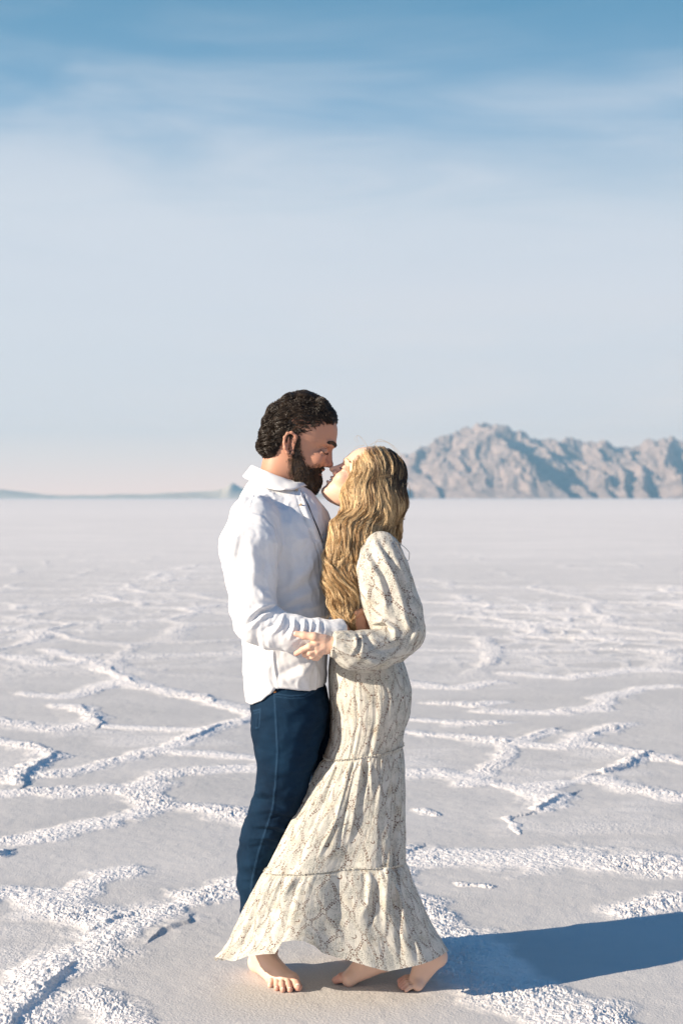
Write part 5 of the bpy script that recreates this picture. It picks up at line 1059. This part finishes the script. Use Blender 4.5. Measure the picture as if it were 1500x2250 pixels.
    def wfield(P, i):
        T1, Q1, b1 = tan_field(P, CL); T2, Q2, b2 = tan_field(P, CB); m = (b1 < b2 + (P[:, 1] < 4.43) * .01)[:, None]; T = np.where(m, T1, T2)
        q = P - O; top = sstep(.01, .08, q @ u)[:, None]
        d = T * (1 - top * .4) + top * (np.array([.15, 0, -.8]) + np.sign(q @ s)[:, None] * np.array([0, .7, 0]))
        return d + .34 * np.stack([vnoise(P * 13, 1), vnoise(P * 13, 2), vnoise(P * 13, 3)], -1)
    rg = np.random.default_rng(21); q = Hv - O; lu = q @ u; lf = q @ f
    crown = np.nonzero((yy < 1090) & (Hv[:, 1] < 4.52) & (N[:, 1] < .9))[0]; mid = np.nonzero((yy > 1060) & (yy < 1250))[0]; tail = np.nonzero((yy > 1150) & (yy < 1330) & (Hv[:, 1] < 4.36))[0]
    parts = []
    for sel, n, Lr, sd_, lv in ((crown, 1250, (36, 62), 31, (-.010, .002)), (mid, 520, (26, 52), 32, (-.012, .003)), (tail, 300, (12, 26), 33, (-.012, .004))):
        ri = rg.choice(sel, n); lvl = rg.uniform(lv[0], lv[1], n); path, nr = grow(hs, Hv[ri], lvl, wfield, 60 if sd_ == 31 else 50 if sd_ == 32 else 26, .0068)
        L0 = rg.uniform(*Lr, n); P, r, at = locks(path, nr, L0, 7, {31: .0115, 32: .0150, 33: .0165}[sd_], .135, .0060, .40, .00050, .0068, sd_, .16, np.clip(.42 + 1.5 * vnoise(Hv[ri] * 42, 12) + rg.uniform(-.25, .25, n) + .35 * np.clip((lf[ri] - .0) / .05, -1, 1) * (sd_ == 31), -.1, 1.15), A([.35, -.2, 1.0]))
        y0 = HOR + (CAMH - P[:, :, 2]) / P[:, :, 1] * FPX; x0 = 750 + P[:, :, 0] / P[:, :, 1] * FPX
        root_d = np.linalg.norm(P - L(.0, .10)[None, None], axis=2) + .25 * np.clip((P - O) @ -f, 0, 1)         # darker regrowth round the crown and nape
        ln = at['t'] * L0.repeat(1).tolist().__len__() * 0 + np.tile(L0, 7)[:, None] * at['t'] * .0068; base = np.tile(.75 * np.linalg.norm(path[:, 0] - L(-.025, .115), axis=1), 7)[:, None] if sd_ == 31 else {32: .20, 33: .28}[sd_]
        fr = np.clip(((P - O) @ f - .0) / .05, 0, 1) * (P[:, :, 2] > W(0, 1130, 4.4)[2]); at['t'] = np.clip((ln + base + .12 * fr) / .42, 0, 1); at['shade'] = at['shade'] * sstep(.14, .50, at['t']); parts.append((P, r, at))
    # loose flyaway strands
    fly = []
    for l in ([(808, 985), (800, 968), (788, 957), (781, 962), (786, 972)], [(822, 980), (832, 966), (848, 968), (864, 986), (880, 1014)], [(812, 978), (830, 969), (850, 972), (872, 992), (888, 1030)], [(885, 1110), (868, 1140), (850, 1150), (862, 1165)], [(890, 1050), (900, 1080), (893, 1120), (872, 1150)], [(760, 1330), (735, 1345), (710, 1358), (688, 1363)], [(745, 1335), (730, 1350), (712, 1362)], [(732, 1150), (720, 1190), (708, 1240), (712, 1290)], [(800, 978), (780, 984), (766, 1003), (762, 1030)], [(858, 1175), (875, 1200), (888, 1225)]):
        for rep in range(2):
            a = np.array([W(x + rg.normal(0, 1.6), y + rg.normal(0, 1.6), 4.34 if y < 1200 else 4.17) for x, y in l]); fly.append(np.stack([crom(np.stack([np.arange(len(l)), a[:, c]], 1), 30)[:, 1] for c in range(3)], -1))
    fly = np.array(fly); parts.append((fly, np.full(fly.shape[:2], .00026), {'t': np.full(fly.shape[:2], .4), 'shade': np.full(fly.shape[:2], .4)}))
    rd = np.linalg.norm(Hv - L(0, .10), axis=1) + .25 * np.clip((Hv - O) @ -f, 0, 1)
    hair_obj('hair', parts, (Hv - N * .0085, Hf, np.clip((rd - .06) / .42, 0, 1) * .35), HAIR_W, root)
    return root
build_man()
build_woman()
build_haze()
